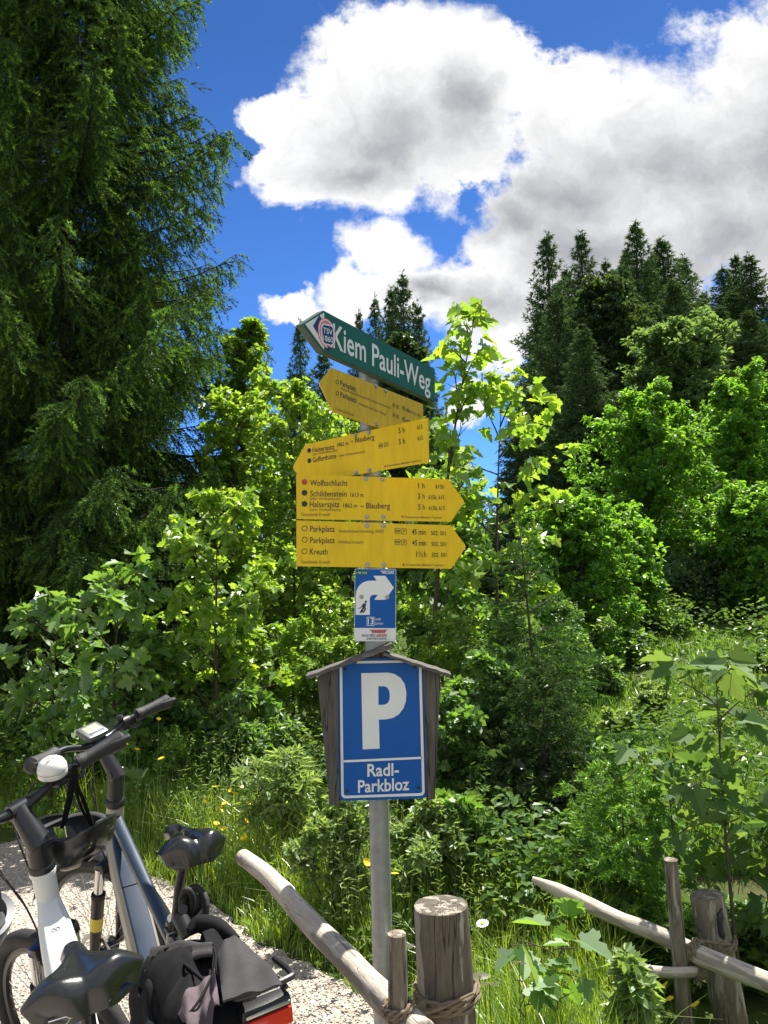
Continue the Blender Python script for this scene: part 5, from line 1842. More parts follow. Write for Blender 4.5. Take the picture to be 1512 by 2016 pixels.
# ---- spruces
def spruce_meshes(name, H, Rb, z0, p, spacing, nb, twig_step, twig_len, hang, needle, nw, per, seed, tilt=(-0.18, 0.25), new=0.12, trunk_r=0.16, rise=0.30, mats=None, sector=None, twig_r=1.0, rep=2):
    rng = np.random.default_rng(seed)
    tl, tr = [], []
    T0, TD, TL = [], [], []
    zs = np.arange(z0, H - 0.05, spacing)
    ga = 0.0
    for z in zs:
        frac = (H - z) / (H - z0)
        k = max(3, int(nb + rng.integers(-1, 2)))
        for q in range(k):
            ga += 2.39996 + rng.normal(0, 0.25)
            L = Rb * frac ** p * rng.uniform(0.72, 1.16)
            if L < 0.06: continue
            az = ga
            e0 = tilt[0] + (tilt[1] - tilt[0]) * (1 - frac) + rng.normal(0, 0.09)
            zz = z + rng.uniform(-0.4, 0.4) * spacing
            n = 9
            t = np.linspace(0, 1, n)
            hor = np.array([math.cos(az), math.sin(az), 0])
            r = L * t
            dz = L * (math.tan(e0) * t - 0.30 * frac * t ** 2 * 1.1 + rise * t ** 3)
            bend = rng.normal(0, 0.06) * L
            side = np.array([-hor[1], hor[0], 0])
            line = hor[None] * r[:, None] + side[None] * (bend * t ** 2)[:, None]
            line[:, 2] += zz + dz
            tl.append(line)
            tr.append(np.interp(t, [0, 1], [(0.010 + 0.010 * L) * twig_r, 0.003 * twig_r]))
            m = max(3, int(L / twig_step))
            ts = np.linspace(0.16 if L > 0.5 else 0.05, 1.0, m) + rng.normal(0, 0.01, m)
            ts = np.clip(ts, 0.03, 1)
            for s in (1, -1):
                pos = np.stack([np.interp(ts, t, line[:, c]) for c in range(3)], 1)
                ang = rng.uniform(0.55, 1.05, m)
                d = hor[None] * np.cos(ang)[:, None] + s * side[None] * np.sin(ang)[:, None]
                hg = rng.uniform(0.1, 1.0, m) * hang
                d = d * np.cos(hg)[:, None]
                d[:, 2] -= np.sin(hg)
                ln = np.minimum(twig_len, 0.45 * L + 0.04) * (1.08 - 0.62 * ts) * rng.uniform(0.6, 1.25, m)
                T0.append(pos); TD.append(d); TL.append(ln)
            # the branch tip itself
            tip = line[-2][None]
            T0.append(tip); TD.append((line[-1] - line[-3])[None]); TL.append(np.array([min(twig_len * 0.5, 0.2 * L + 0.03)]))
    # leader
    T0.append(np.array([[0, 0, H - 0.35 * twig_len - 0.1]])); TD.append(np.array([[0, 0, 1.0]])); TL.append(np.array([0.4 * twig_len + 0.1]))
    T0, TD, TL = np.concatenate(T0), norm(np.concatenate(TD)), np.concatenate(TL)
    # second order side shoots
    T1, D1, L1 = [T0], [TD], [TL]
    for r_ in range(rep):
        u = rng.uniform(0.25, 0.8, len(T0))
        sidev = norm(np.cross(TD, rng.normal(0, 1, TD.shape)))
        d = norm(TD * 0.75 + sidev * 0.6 - np.array([0, 0, 0.25 * hang]))
        T1.append(T0 + TD * (TL * u)[:, None] - np.array([0, 0, 1.0]) * (0.18 * hang * TL * u * u)[:, None]); D1.append(d); L1.append(TL * 0.5 * rng.uniform(0.6, 1.2, len(TL)))
    T0, TD, TL = np.concatenate(T1), np.concatenate(D1), np.concatenate(L1)
    # needles along the shoots
    cnt = np.maximum(2, (TL * per).astype(int))
    idx = np.repeat(np.arange(len(TL)), cnt)
    n = len(idx)
    u = rng.random(n)
    pos = T0[idx] + TD[idx] * (TL[idx] * u)[:, None]
    pos[:, 2] -= 0.22 * hang * TL[idx] * u * u
    rnd = rng.normal(0, 1, (n, 3))
    perp = norm(rnd - TD[idx] * (rnd * TD[idx]).sum(1, keepdims=True))
    xd = norm(TD[idx] * rng.uniform(0.5, 1.1, n)[:, None] + perp * 0.75)
    wv = norm(np.cross(xd, rng.normal(0, 1, (n, 3))))
    sz = needle * rng.uniform(0.7, 1.25, n)
    a = pos - wv * (nw / 2)
    b = pos + wv * (nw / 2)
    c = pos + xd * sz[:, None]
    V = np.stack([a, b, c], 1).reshape(-1, 3)
    F = np.arange(3 * n).reshape(n, 3)
    isnew = rng.random(len(TL)) < new * 2.2 * rng.random(len(TL))
    mi = (isnew[idx] & (u > 0.35)).astype(np.int32)
    crown = np_mesh('crown', V, [F], mi)
    # trunk and branches
    zz = np.linspace(-0.3, H - 0.1, 26)
    wob = 0.02 * H / 12
    trunk = np.stack([wob * np.sin(zz * 0.9 + seed), wob * np.cos(zz * 0.7 + seed), zz], 1)
    rad = trunk_r * np.clip((H - zz) / H, 0.02, 1) ** 0.8
    rad[0] *= 1.35
    Vt, Ft = tubes([trunk], [rad], 14)
    Vb, Fb = tubes(tl, tr, 5)
    tm = np_mesh('trunk', np.concatenate([Vt, Vb]), [np.concatenate([Ft[0], Fb[0] + len(Vt)])], smooth=True)
    return tm, crown

def place_tree(name, meshes, loc, label, cat, group=None, scale=1.0, rot=0.0, lean=(0, 0), mats=None, crown_name='crown', sz=None):
    root = empty(name, loc, label, cat, group)
    root.rotation_euler = (lean[0], lean[1], rot)
    root.scale = (scale, scale, scale if sz is None else sz)
    for nm, me, mt in ((('trunk'), meshes[0], mats[0]), (crown_name, meshes[1], mats[1])):
        if me is None: continue
        if not me.materials:
            for m in (mt if isinstance(mt, (list, tuple)) else [mt]):
                me.materials.append(m)
        o = bpy.data.objects.new(nm, me)
        COL.objects.link(o)
        o.parent = root
    return root

def ground_at(px, D, py=1350):
    q = P(px, py, D)
    return float(q[0]), float(q[1]), float(gz(q[0], q[1]))

# ---- broadleaved trees and bushes
def broad_meshes(H, Rc, z0, n_prim, n_sec, n_twig, n_leaf, leaf, tpl, seed, lean=0.0, up=0.55, tw=0.35, trunk_r=0.04, stems=1, flat=0.55, petiole=0.35, leaf_var=0.35, wood=True, tip_bias=0.4, hang=0.35, shape='round', sec=0.42):
    rng = np.random.default_rng(seed)
    lines, rads = [], []
    TW0, TW1, TWC = [], [], []
    if stems == 1:
        tk = np.array([[0, 0, -0.15], [0.03 * H * rng.normal(), 0.03 * H * rng.normal(), H * 0.4], [lean * H, 0.02 * H * rng.normal(), H * 0.93]])
        stem_lines = [qbez(tk[0], tk[1], tk[2], 12)]
    else:
        stem_lines = []
        for s in range(stems):
            az = rng.uniform(0, 6.28)
            rr = Rc * rng.uniform(0.15, 0.85)
            e = np.array([math.cos(az) * rr + lean * H, math.sin(az) * rr, H * (1 - 0.45 * (rr / Rc) ** 2) * rng.uniform(0.75, 1.0)])
            b = np.array([math.cos(az) * Rc * 0.12, math.sin(az) * Rc * 0.12, -0.1])
            stem_lines.append(qbez(b, b * 1.2 + np.array([0, 0, e[2] * 0.55]), e, 12))
    for sl in stem_lines:
        lines.append(sl)
        rads.append(np.linspace(trunk_r, trunk_r * 0.12, len(sl)))
        kk = max(2, n_prim // len(stem_lines))
        for i in range(kk):
            ft = (i + rng.random()) / kk
            zt = z0 + (sl[-1, 2] - z0) * ft
            zt = min(max(zt, 0.02), sl[-1, 2] * 0.98)
            p0 = np.array([np.interp(zt, sl[:, 2], sl[:, c]) for c in range(3)])
            az = i * 2.39996 + rng.normal(0, 0.4)
            f = (zt - z0) / max(H - z0, 1e-3)
            if shape == 'round':
                pr = math.sqrt(max(0.03, 1 - (2 * min(f, 1) * 0.92 - 0.80) ** 2))
            elif shape == 'cone':
                pr = 1.0 - 0.85 * f
            else:
                pr = 0.75 + 0.25 * math.sin(f * 3)
            L = Rc * pr * rng.uniform(0.6, 1.15) * (1.0 if stems == 1 else 0.55)
            el = up * rng.uniform(0.3, 1.5) + 0.35 * f
            d = np.array([math.cos(az) * math.cos(el), math.sin(az) * math.cos(el), math.sin(el)])
            p2 = p0 + d * L
            p1 = p0 + (p2 - p0) * 0.5 + np.array([0, 0, 0.10 * L])
            ln = qbez(p0, p1, p2, 8)
            lines.append(ln)
            rads.append(np.linspace(max(0.0022, trunk_r * 0.32), 0.0016, 8))
            for k in range(n_sec):
                tt = rng.uniform(0.22, 1.0)
                s0 = np.array([np.interp(tt, np.linspace(0, 1, 8), ln[:, c]) for c in range(3)])
                dd = unit(d * 0.55 + rng.normal(0, 0.6, 3) * np.array([1, 1, 0.75]) + np.array([0, 0, 0.15]))
                Ls = sec * L * rng.uniform(0.4, 1.1) * (1.15 - 0.55 * tt) + 0.5 * leaf
                s2 = s0 + dd * Ls
                l2 = qbez(s0, (s0 + s2) / 2 + np.array([0, 0, 0.06 * Ls]), s2, 5)
                lines.append(l2)
                rads.append(np.linspace(max(0.0018, trunk_r * 0.14), 0.0010, 5))
                for w in range(n_twig):
                    t3 = rng.uniform(0.15, 1.0)
                    w0 = np.array([np.interp(t3, np.linspace(0, 1, 5), l2[:, c]) for c in range(3)])
                    d3 = unit(dd * 0.6 + rng.normal(0, 0.6, 3) + np.array([0, 0, 0.2]))
                    TW0.append(w0); TW1.append(d3); TWC.append(tw * Ls * rng.uniform(0.5, 1.2) + leaf * 0.6)
    TW0, TW1, TWC = np.array(TW0), np.array(TW1), np.array(TWC)
    idx = np.repeat(np.arange(len(TW0)), n_leaf)
    n = len(idx)
    u = rng.random(n) ** tip_bias
    pos = TW0[idx] + TW1[idx] * (TWC[idx] * u)[:, None]
    sidev = norm(np.cross(TW1[idx], rng.normal(0, 1, (n, 3))))
    xd = norm(TW1[idx] * rng.uniform(0.1, 0.9, n)[:, None] + sidev * np.array([1, 1, 0.5]) - np.array([0, 0, hang]) * rng.uniform(0.2, 1.6, n)[:, None])
    nd = rng.normal(0, flat, (n, 3)) + np.array([0, 0, 1.0])
    sz = leaf * rng.uniform(1 - leaf_var, 1 + leaf_var, n)
    pos = pos + xd * (petiole * sz)[:, None] * 0.6
    V, F = scatter(tpl, pos, xd, nd, sz)
    crown = np_mesh('crown', V, F)
    if len(lines) > 2500:
        lines, rads = lines[:2500], rads[:2500]
    Vt, Ft = tubes(lines, rads, 5)
    trunk = np_mesh('trunk', Vt, Ft, smooth=True)
    return trunk, crown

def plant(name, label, cat, px, pytop, D, wpx, style, seed, group=None, z0=0.08, py=1350, lean=0.0, leaf=None, mat=None, dens=1.0, wood='twig', dark=None, **kw):
    x, y, z = ground_at(px, D, py)
    top = P(px, pytop, D)
    H = max(0.25, float(top[2]) - z)
    Rc = wpx / 2 / F_PX * D
    S = {
        'maple_near': dict(tpl=MAPLE, leaf=0.105, m='maple', n_prim=13, n_sec=5, n_twig=3, n_leaf=4, trunk_r=0.012, up=0.45, flat=0.42),
        'maple_mid': dict(tpl=MAPLE, leaf=0.088, m='maple', n_prim=20, n_sec=6, n_twig=4, n_leaf=5, trunk_r=0.022, up=0.5, flat=0.8),
        'maple_light': dict(tpl=MAPLE, leaf=0.088, m='maple_light', n_prim=20, n_sec=6, n_twig=4, n_leaf=5, trunk_r=0.025, up=0.55, flat=0.75),
        'shrub': dict(tpl=OVAL, leaf=0.055, m='shrub', n_prim=26, n_sec=6, n_twig=4, n_leaf=7, trunk_r=0.010, stems=6, up=0.6, flat=0.85),
        'shrub_maple': dict(tpl=MAPLE_LO, leaf=0.075, m='maple', n_prim=26, n_sec=6, n_twig=4, n_leaf=6, trunk_r=0.013, stems=4, up=0.55, flat=0.8),
        'privet': dict(tpl=OVAL, leaf=0.034, m='privet', n_prim=30, n_sec=7, n_twig=4, n_leaf=9, trunk_r=0.007, stems=8, up=0.9, flat=0.7, hang=0.0),
        'willow': dict(tpl=NARROW, leaf=0.060, m='privet', n_prim=24, n_sec=6, n_twig=3, n_leaf=9, trunk_r=0.007, stems=8, up=1.0, flat=0.7, hang=0.0, sec=0.5),
        'tree_far': dict(tpl=OVAL_LO, leaf=0.12, m='crown', n_prim=46, n_sec=9, n_twig=5, n_leaf=9, trunk_r=0.07, up=0.55, flat=0.65),
        'tree_pale': dict(tpl=OVAL_LO, leaf=0.13, m='crown_pale', n_prim=46, n_sec=10, n_twig=5, n_leaf=9, trunk_r=0.09, up=0.35, flat=0.35, hang=0.1),
    }[style]
    S = dict(S)
    m = S.pop('m')
    if leaf: S['leaf'] = leaf
    S['n_leaf'] = max(1, int(round(S['n_leaf'] * dens)))
    S.update(kw)
    me = broad_meshes(H, Rc, z0 * H, seed=seed, lean=lean, **S)
    return place_tree(name, me, (x, y, z), label, cat, group, rot=0, mats=(LM[wood], LM[mat or m]), crown_name='crown' if 'tree' in style or 'maple' in style else 'foliage')

def build_spruces():
    # the big spruce on the left, near
    x, y, z = ground_at(112, 9.0)
    me = spruce_meshes('spruce', 15.0, 2.75, 0.5, 0.85, 0.28, 7, 0.055, 0.58, 1.12, 0.036, 0.0105, 205, 11, new=0.36, trunk_r=0.15, rise=0.42)
    place_tree('spruce_tree', me, (x, y, z), 'tall dark spruce with drooping boughs filling the left edge', 'tree', mats=(LM['bark'], [LM['spruce'], LM['spruce_new']]))
    me2 = spruce_meshes('spruce', 14.0, 3.0, 0.5, 0.8, 0.40, 7, 0.10, 0.7, 1.1, 0.10, 0.026, 40, 12, new=0.12, trunk_r=0.15)
    x, y, z = ground_at(-120, 12.0)
    place_tree('spruce_tree', me2, (x, y, z), 'spruce behind the tall dark one, mostly outside the left edge', 'tree', mats=(LM['bark'], [LM['spruce'], LM['spruce_new']]))
    x, y, z = ground_at(205, 13.0)
    place_tree('spruce_tree', me2, (x, y, z), 'shorter spruce hidden in the shade behind the tall dark one', 'tree', scale=0.62, rot=1.3, mats=(LM['bark'], [LM['spruce'], LM['spruce_new']]))
    # saplings
    x, y, z = ground_at(1072, 5.6)
    top = P(1038, 1000, 5.6)
    h = float(top[2]) - z
    me3 = spruce_meshes('spruce', h, 0.85, 0.10, 0.95, 0.15, 5, 0.045, 0.27, 0.20, 0.020, 0.0052, 520, 21, tilt=(-0.05, 0.70), new=0.30, trunk_r=0.020, rise=0.10, twig_r=0.28, rep=1)
    place_tree('spruce_sapling', me3, (x, y, z), 'young spruce with a bare leading shoot, just right of the signpost', 'tree', lean=(0, -0.06), mats=(LM['twig'], [LM['spruce_sap'], LM['spruce_new']]))
    me4 = spruce_meshes('spruce', 0.95, 0.46, 0.06, 0.6, 0.10, 5, 0.03, 0.18, 0.4, 0.024, 0.0055, 320, 22, tilt=(0.0, 0.7), new=0.9, trunk_r=0.009, rise=0.05, twig_r=0.2)
    for (px, D, lab, s) in ((1235, 3.75, 'knee-high light green spruce seedling behind the pointed fence rail', 1.0), (1110, 3.7, 'small spruce seedling under the tip of the pointed fence rail', 0.55), (345, 5.6, 'low spruce seedling in the grass behind the grooved saddle', 0.75)):
        x, y, z = ground_at(px, D, 1800)
        place_tree('spruce_seedling', me4, (x, y, z), lab, 'tree', scale=s, rot=px, mats=(LM['twig'], [LM['spruce_new'], LM['crown']]))
    me5 = spruce_meshes('spruce', 1.35, 0.62, 0.05, 0.7, 0.11, 6, 0.035, 0.24, 0.5, 0.022, 0.006, 420, 23, tilt=(-0.1, 0.6), new=0.06, trunk_r=0.014, rise=0.05, twig_r=0.25)  # dense seedlings added to give the hollow its shadowed dark
    for (px, D, lab, s) in ((1085, 4.7, 'dense spruce seedling added to darken the hollow below the young spruce', 1.0), (1010, 5.0, 'second spruce seedling added to darken the hollow, on its left side', 0.85)):
        x, y, z = ground_at(px, D, 1800)
        place_tree('spruce_seedling', me5, (x, y, z), lab, 'tree', scale=s, rot=px, mats=(LM['twig'], [LM['spruce'], LM['spruce_sap']]))
    # far spruces on the hillside: three builds, copied
    far = [spruce_meshes('spruce', 18.0, 3.0, 0.8, 0.86, 0.55, 7, 0.16, 0.95, 0.9, 0.26, 0.065, 14, 31 + k, tilt=(-0.25, 0.45), new=0.05, trunk_r=0.2) for k in range(3)]
    G = 'spruces on the wooded hillside'
    rows = [
        (1098, 455, 40, 120, 'spruce at the left end of the hillside stand, against the cloud'),
        (1168, 452, 43, 100, 'pointed spruce second from the left in the hillside stand'),
        (1216, 508, 46, 90, 'lower thin spruce in the gap before the highest hillside spruce'),
        (1280, 434, 41, 120, 'highest spruce of the hillside stand'),
        (1332, 466, 43, 130, 'spruce just right of the highest one on the hillside'),
        (1372, 500, 45, 110, 'spruce with bare right-hand boughs at the right end of the stand'),
        (1250, 520, 36, 110, 'spruce in front of the highest hillside spruce'),
        (1112, 575, 30, 130, 'nearer dark spruce at the foot of the hillside stand'),
        (1165, 640, 26, 125, 'nearest hillside spruce, lowest top of the dark stand'),
        (1075, 600, 33, 90, 'narrow spruce edging the blue gap of sky'),
        (1310, 600, 34, 120, 'dark spruce behind the pale feathery tree'),
        (1410, 572, 50, 80, 'short spruce alone between the two hillside stands'),
        (1452, 522, 48, 95, 'left spruce of the stand at the right edge'),
        (1480, 500, 49, 90, 'middle spruce of the stand at the right edge'),
        (1508, 496, 47, 110, 'spruce cut by the right edge of the photo'),
        (1440, 600, 40, 110, 'dark spruce low in front of the right edge stand'),
        (1500, 610, 38, 120, 'lower spruce touching the right edge of the photo'),
        (1135, 522, 44, 110, 'spruce filling the gap between the two left tops of the hillside stand'),
        (1192, 545, 39, 110, 'lower spruce under the pointed second top of the stand'),
        (1258, 492, 46, 100, 'spruce close behind the highest hillside spruce, on its left'),
        (1308, 505, 45, 110, 'spruce close behind the highest hillside spruce, on its right'),
        (1352, 548, 40, 120, 'lower dark spruce at the right of the hillside stand'),
        (1395, 640, 37, 120, 'dark spruce behind the right side of the pale feathery tree'),
        (1060, 705, 34, 110, 'low spruce at the foot of the stand, beside the sky gap'),
        (1470, 570, 46, 110, 'spruce lower in the stand at the right edge'),
        (778, 560, 53, 90, 'spruce squeezed between the two tallest of the group behind the green sign'),
        (802, 532, 52, 105, 'tallest spruce of the small group behind the green sign'),
        (745, 578, 54, 70, 'second spruce of the group behind the green sign'),
        (712, 606, 56, 60, 'smallest spruce of the group behind the green sign'),
        (832, 590, 50, 80, 'spruce at the right of the group behind the green sign'),
        (592, 628, 30, 85, 'sparse slim spruce beside the point of the green sign'),
        (640, 690, 34, 110, 'dark spruce showing under the point of the green sign'),
    ]
    for i, (px, pt, D, w, lab) in enumerate(rows):
        x, y, z = ground_at(px, D, 1000)
        H = float(P(px, pt, D)[2]) - z
        Rw = w / 2 / F_PX * D
        s = Rw / 1.45
        place_tree('hillside_spruce', far[i % 3], (x, y, z), lab, 'tree', G, scale=s, sz=H / 18.0, rot=i * 1.7, mats=(LM['bark'], [LM['spruce_far'], LM['spruce_far']]))

def build_broadleaves():
    # crowns on the right, in the sun
    plant('broadleaf_tree', 'round sunlit broadleaf tree in the middle of the right half', 'tree', 1305, 815, 16, 320, 'tree_far', 41, z0=0.15, leaf=0.092, dens=1.5)
    plant('broadleaf_tree', 'sunlit broadleaf tree at the right edge, above the others', 'tree', 1500, 745, 18, 270, 'tree_far', 42, z0=0.2, leaf=0.098, dens=1.5)
    plant('broadleaf_tree', 'low bright broadleaf bush tree at the right edge under the taller crown', 'tree', 1500, 985, 14, 240, 'tree_far', 43, z0=0.1, leaf=0.075, dens=1.4)
    plant('feathery_tree', 'pale feathery tree with level sprays in front of the dark spruces', 'tree', 1375, 640, 25, 240, 'tree_pale', 44, z0=0.3, leaf=0.17)
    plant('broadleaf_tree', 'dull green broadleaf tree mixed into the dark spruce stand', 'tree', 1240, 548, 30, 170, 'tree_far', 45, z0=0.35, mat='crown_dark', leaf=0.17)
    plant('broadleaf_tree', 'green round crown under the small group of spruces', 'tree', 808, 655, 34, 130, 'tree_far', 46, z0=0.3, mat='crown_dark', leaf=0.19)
    plant('broadleaf_tree', 'bright bushy tree at the foot of the dark spruces, right of the young spruce', 'tree', 1150, 1000, 10.5, 260, 'tree_far', 47, z0=0.08, leaf=0.062, dens=1.4)
    plant('broadleaf_tree', 'leafy tree left of the round sunlit one, lower and darker', 'tree', 1235, 1010, 13.0, 180, 'tree_far', 48, z0=0.1, leaf=0.085)
    plant('broadleaf_tree', 'pale leafy bush on the grassy bank at the right', 'tree', 1395, 1130, 15, 220, 'tree_far', 49, z0=0.05, leaf=0.07, mat='crown_pale')
    plant('broadleaf_tree', 'bush on the bank behind the big-leaved maple sapling', 'tree', 1240, 1130, 14, 150, 'tree_far', 50, z0=0.05, leaf=0.06)
    # the open maple right of the green sign
    plant('maple_tree', 'slender open maple rising against the clouds right of the green sign', 'tree', 850, 560, 6.5, 330, 'maple_light', 51, z0=0.32, lean=0.105, n_prim=17, n_sec=4, n_twig=2, n_leaf=2, leaf=0.11, trunk_r=0.03, up=0.75, shape='cone')
    plant('maple_tree', 'spreading maple reaching to the right over the dark gap', 'tree', 990, 740, 6.9, 340, 'maple_light', 52, z0=0.40, lean=0.02, n_prim=15, n_sec=5, n_twig=3, n_leaf=3, leaf=0.09, up=0.25)
    plant('maple_tree', 'maple with dark leaves just behind the yellow signs', 'tree', 870, 860, 7.8, 260, 'maple_mid', 53, z0=0.2, n_prim=26, leaf=0.08)
    # left of the pole
    plant('maple_tree', 'bright tall maple beside the big spruce, left of the green sign', 'tree', 485, 588, 10, 330, 'maple_light', 54, z0=0.15, n_prim=46, n_sec=8, n_leaf=5, leaf=0.072, shape='cone', up=0.6)
    plant('maple_tree', 'bright maple below the tall one, left of the yellow signs', 'tree', 575, 745, 8.4, 280, 'maple_light', 55, z0=0.12, n_prim=36, n_sec=8, n_leaf=5, leaf=0.058)
    plant('maple_tree', 'maple in half shade between the big spruce and the yellow signs', 'tree', 465, 760, 8.8, 280, 'maple_light', 56, z0=0.12, n_prim=36, n_sec=8, n_leaf=5, leaf=0.060)
    plant('maple_tree', 'dense leafy tree filling the space behind the signpost', 'tree', 690, 800, 9.5, 300, 'maple_light', 57, z0=0.1, n_prim=38, n_sec=8, n_leaf=5, leaf=0.060)
    plant('maple_sapling', 'maple sapling with shining leaves left of the lowest yellow sign', 'sapling', 432, 965, 6.0, 300, 'maple_mid', 58, z0=0.12, n_prim=22, n_sec=7, n_leaf=4, leaf=0.064, mat='maple_light')
    plant('maple_sapling', 'maple sapling with pale drooping leaves before the spruce trunk', 'sapling', 225, 1115, 5.4, 210, 'maple_mid', 59, z0=0.15, n_prim=14, n_sec=4, n_twig=3, n_leaf=2, leaf=0.095)
    plant('maple_sapling', 'leftmost maple sapling, hanging over the bicycles', 'sapling', 110, 1175, 5.8, 170, 'maple_mid', 60, z0=0.2, n_prim=12, n_sec=4, n_twig=3, n_leaf=2, leaf=0.095)
    plant('maple_bush', 'maple bush beyond the raised handlebar grip', 'bush', 330, 1255, 6.0, 300, 'shrub_maple', 61, leaf=0.068, dens=1.2)
    plant('maple_bush', 'leafy bush left of the wooden sign frame', 'bush', 545, 1165, 6.4, 280, 'shrub_maple', 62, leaf=0.052, dens=1.5, mat='maple_light')
    plant('leafy_bush', 'small-leaved bush behind the roof of the parking sign', 'bush', 660, 1100, 6.6, 260, 'shrub', 63, leaf=0.045, dens=1.3, mat='maple_light')
    plant('leafy_bush', 'low leafy bush in shade left of the parking sign', 'bush', 480, 1370, 5.6, 230, 'shrub', 64, leaf=0.052)
    plant('leafy_bush', 'bush at the left edge behind the bicycle handlebars', 'bush', 30, 1330, 6.3, 260, 'shrub', 65, leaf=0.05)
    plant('maple_bush', 'bush in the dark below the big spruce', 'bush', 170, 1330, 6.6, 230, 'shrub_maple', 66, leaf=0.07)
    # right of the pole
    plant('leafy_bush', 'thicket right of the route sign', 'bush', 870, 1110, 6.3, 280, 'shrub', 67, leaf=0.045, dens=1.4, mat='maple_light')
    plant('maple_bush', 'maple bush right of the wooden sign frame', 'bush', 925, 1280, 5.0, 240, 'shrub_maple', 68, leaf=0.056, dens=1.3)
    plant('leafy_bush', 'dark bush behind the young spruce', 'bush', 1010, 1180, 6.6, 280, 'shrub', 69, leaf=0.055)
    plant('leafy_bush', 'bush between the young spruce and the grassy bank', 'bush', 1120, 1190, 9, 150, 'shrub', 70, leaf=0.052)
    plant('leafy_bush', 'low ash bush with paired leaves right of the young spruce', 'bush', 1185, 1460, 4.6, 190, 'shrub', 71, leaf=0.06)
    plant('maple_bush', 'maple bush at the foot of the young spruce, shade put into its leaf colour', 'bush', 1000, 1480, 4.6, 260, 'shrub_maple', 72, leaf=0.066, mat='crown_dark')  # dark leaf colour stands in for the young spruce's shade
    plant('maple_bush', 'bush in the hollow behind the tip of the pointed rail, shade put into its leaf colour', 'bush', 1080, 1560, 4.5, 220, 'shrub', 84, leaf=0.05, mat='crown_dark')  # leaves coloured dark to paint the shade of the hollow
    plant('maple_bush', 'maple bush beside the pole, below the parking sign', 'bush', 850, 1570, 4.0, 170, 'shrub_maple', 82, leaf=0.055)
    # scattered bushes on the grassy bank
    for k, (px, pt, D, w, st, lab) in enumerate((
        (1335, 1225, 13.0, 120, 'shrub', 'low bush on the grassy bank above the big-leaved maples'),
        (1450, 1215, 14.5, 150, 'shrub', 'wide low bush at the top of the grassy bank, near the right edge'),
        (1240, 1262, 11.0, 110, 'shrub_maple', 'small maple bush where the grassy bank meets the thicket'),
        (1490, 1300, 10.0, 110, 'shrub', 'bush on the bank cut by the right edge'),
        (1175, 1310, 9.0, 110, 'shrub', 'small bush in the grass right of the young spruce'),
        (1290, 1345, 8.2, 80, 'privet', 'little light bush alone in the middle of the grassy bank'),
        (1215, 1385, 7.2, 90, 'privet', 'little light bush low on the grassy bank'),
        (1130, 1105, 13.5, 160, 'tree_far', 'narrow leafy tree closing the bank at the left'))):
        plant('leafy_bush' if st != 'tree_far' else 'broadleaf_tree', lab, 'bush' if st != 'tree_far' else 'tree', px, pt, D, w, st, 90 + k, leaf=0.07 if 'shrub' in st or st == 'tree_far' else None)
    # near ground plants
    plant('willow_bush', 'small willow bush with upright shoots left of the parking sign', 'bush', 555, 1475, 4.6, 200, 'willow', 73)
    plant('privet_bush', 'small-leaved glossy bush behind the pole under the parking sign', 'bush', 665, 1545, 4.05, 260, 'privet', 74)
    plant('privet_bush', 'small-leaved bush right of the pole above the thick fence post', 'bush', 820, 1600, 3.9, 190, 'privet', 75)
    plant('maple_sapling', 'big-leaved maple sapling at the right, nearest to the camera', 'sapling', 1430, 1285, 3.3, 230, 'maple_near', 76, z0=0.35, lean=-0.02, leaf=0.10, n_prim=11, n_sec=2, n_twig=2, n_leaf=2, up=0.35, mat='maple_pale')
    plant('maple_sapling', 'lower big-leaved maple left of the nearest sapling', 'sapling', 1310, 1470, 3.7, 190, 'maple_near', 77, z0=0.25, leaf=0.085, n_prim=11, n_sec=2, n_twig=2, n_leaf=2, up=0.35, mat='maple_pale')
    plant('maple_sapling', 'maple sapling behind the cracked fence post', 'sapling', 1490, 1560, 3.5, 170, 'maple_near', 78, z0=0.15, leaf=0.085, n_prim=11, n_sec=2, n_twig=2, n_leaf=2, mat='maple_pale')
    plant('maple_seedling', 'little maple seedling with flat leaves right of the thick fence post', 'sapling', 1095, 1838, 2.75, 150, 'maple_near', 79, py=1990, z0=0.55, leaf=0.088, n_prim=6, n_sec=1, n_twig=1, n_leaf=2, up=0.2, flat=0.25, trunk_r=0.004)
    plant('maple_seedling', 'second little maple seedling, lower, beside the daisies', 'sapling', 1030, 1905, 2.65, 110, 'maple_near', 80, py=1990, z0=0.5, leaf=0.080, n_prim=5, n_sec=1, n_twig=1, n_leaf=2, up=0.2, flat=0.25, trunk_r=0.004)
    plant('privet_bush', 'upright glossy-leaved shoot left of the thin fence stake', 'bush', 1255, 1880, 2.75, 90, 'privet', 81, py=1990, leaf=0.045, stems=3, n_prim=9, n_sec=4)
    plant('leafy_bush', 'low bush at the bottom right behind the fence', 'bush', 1470, 1800, 3.6, 190, 'shrub', 83, leaf=0.05)

build_spruces()
build_broadleaves()

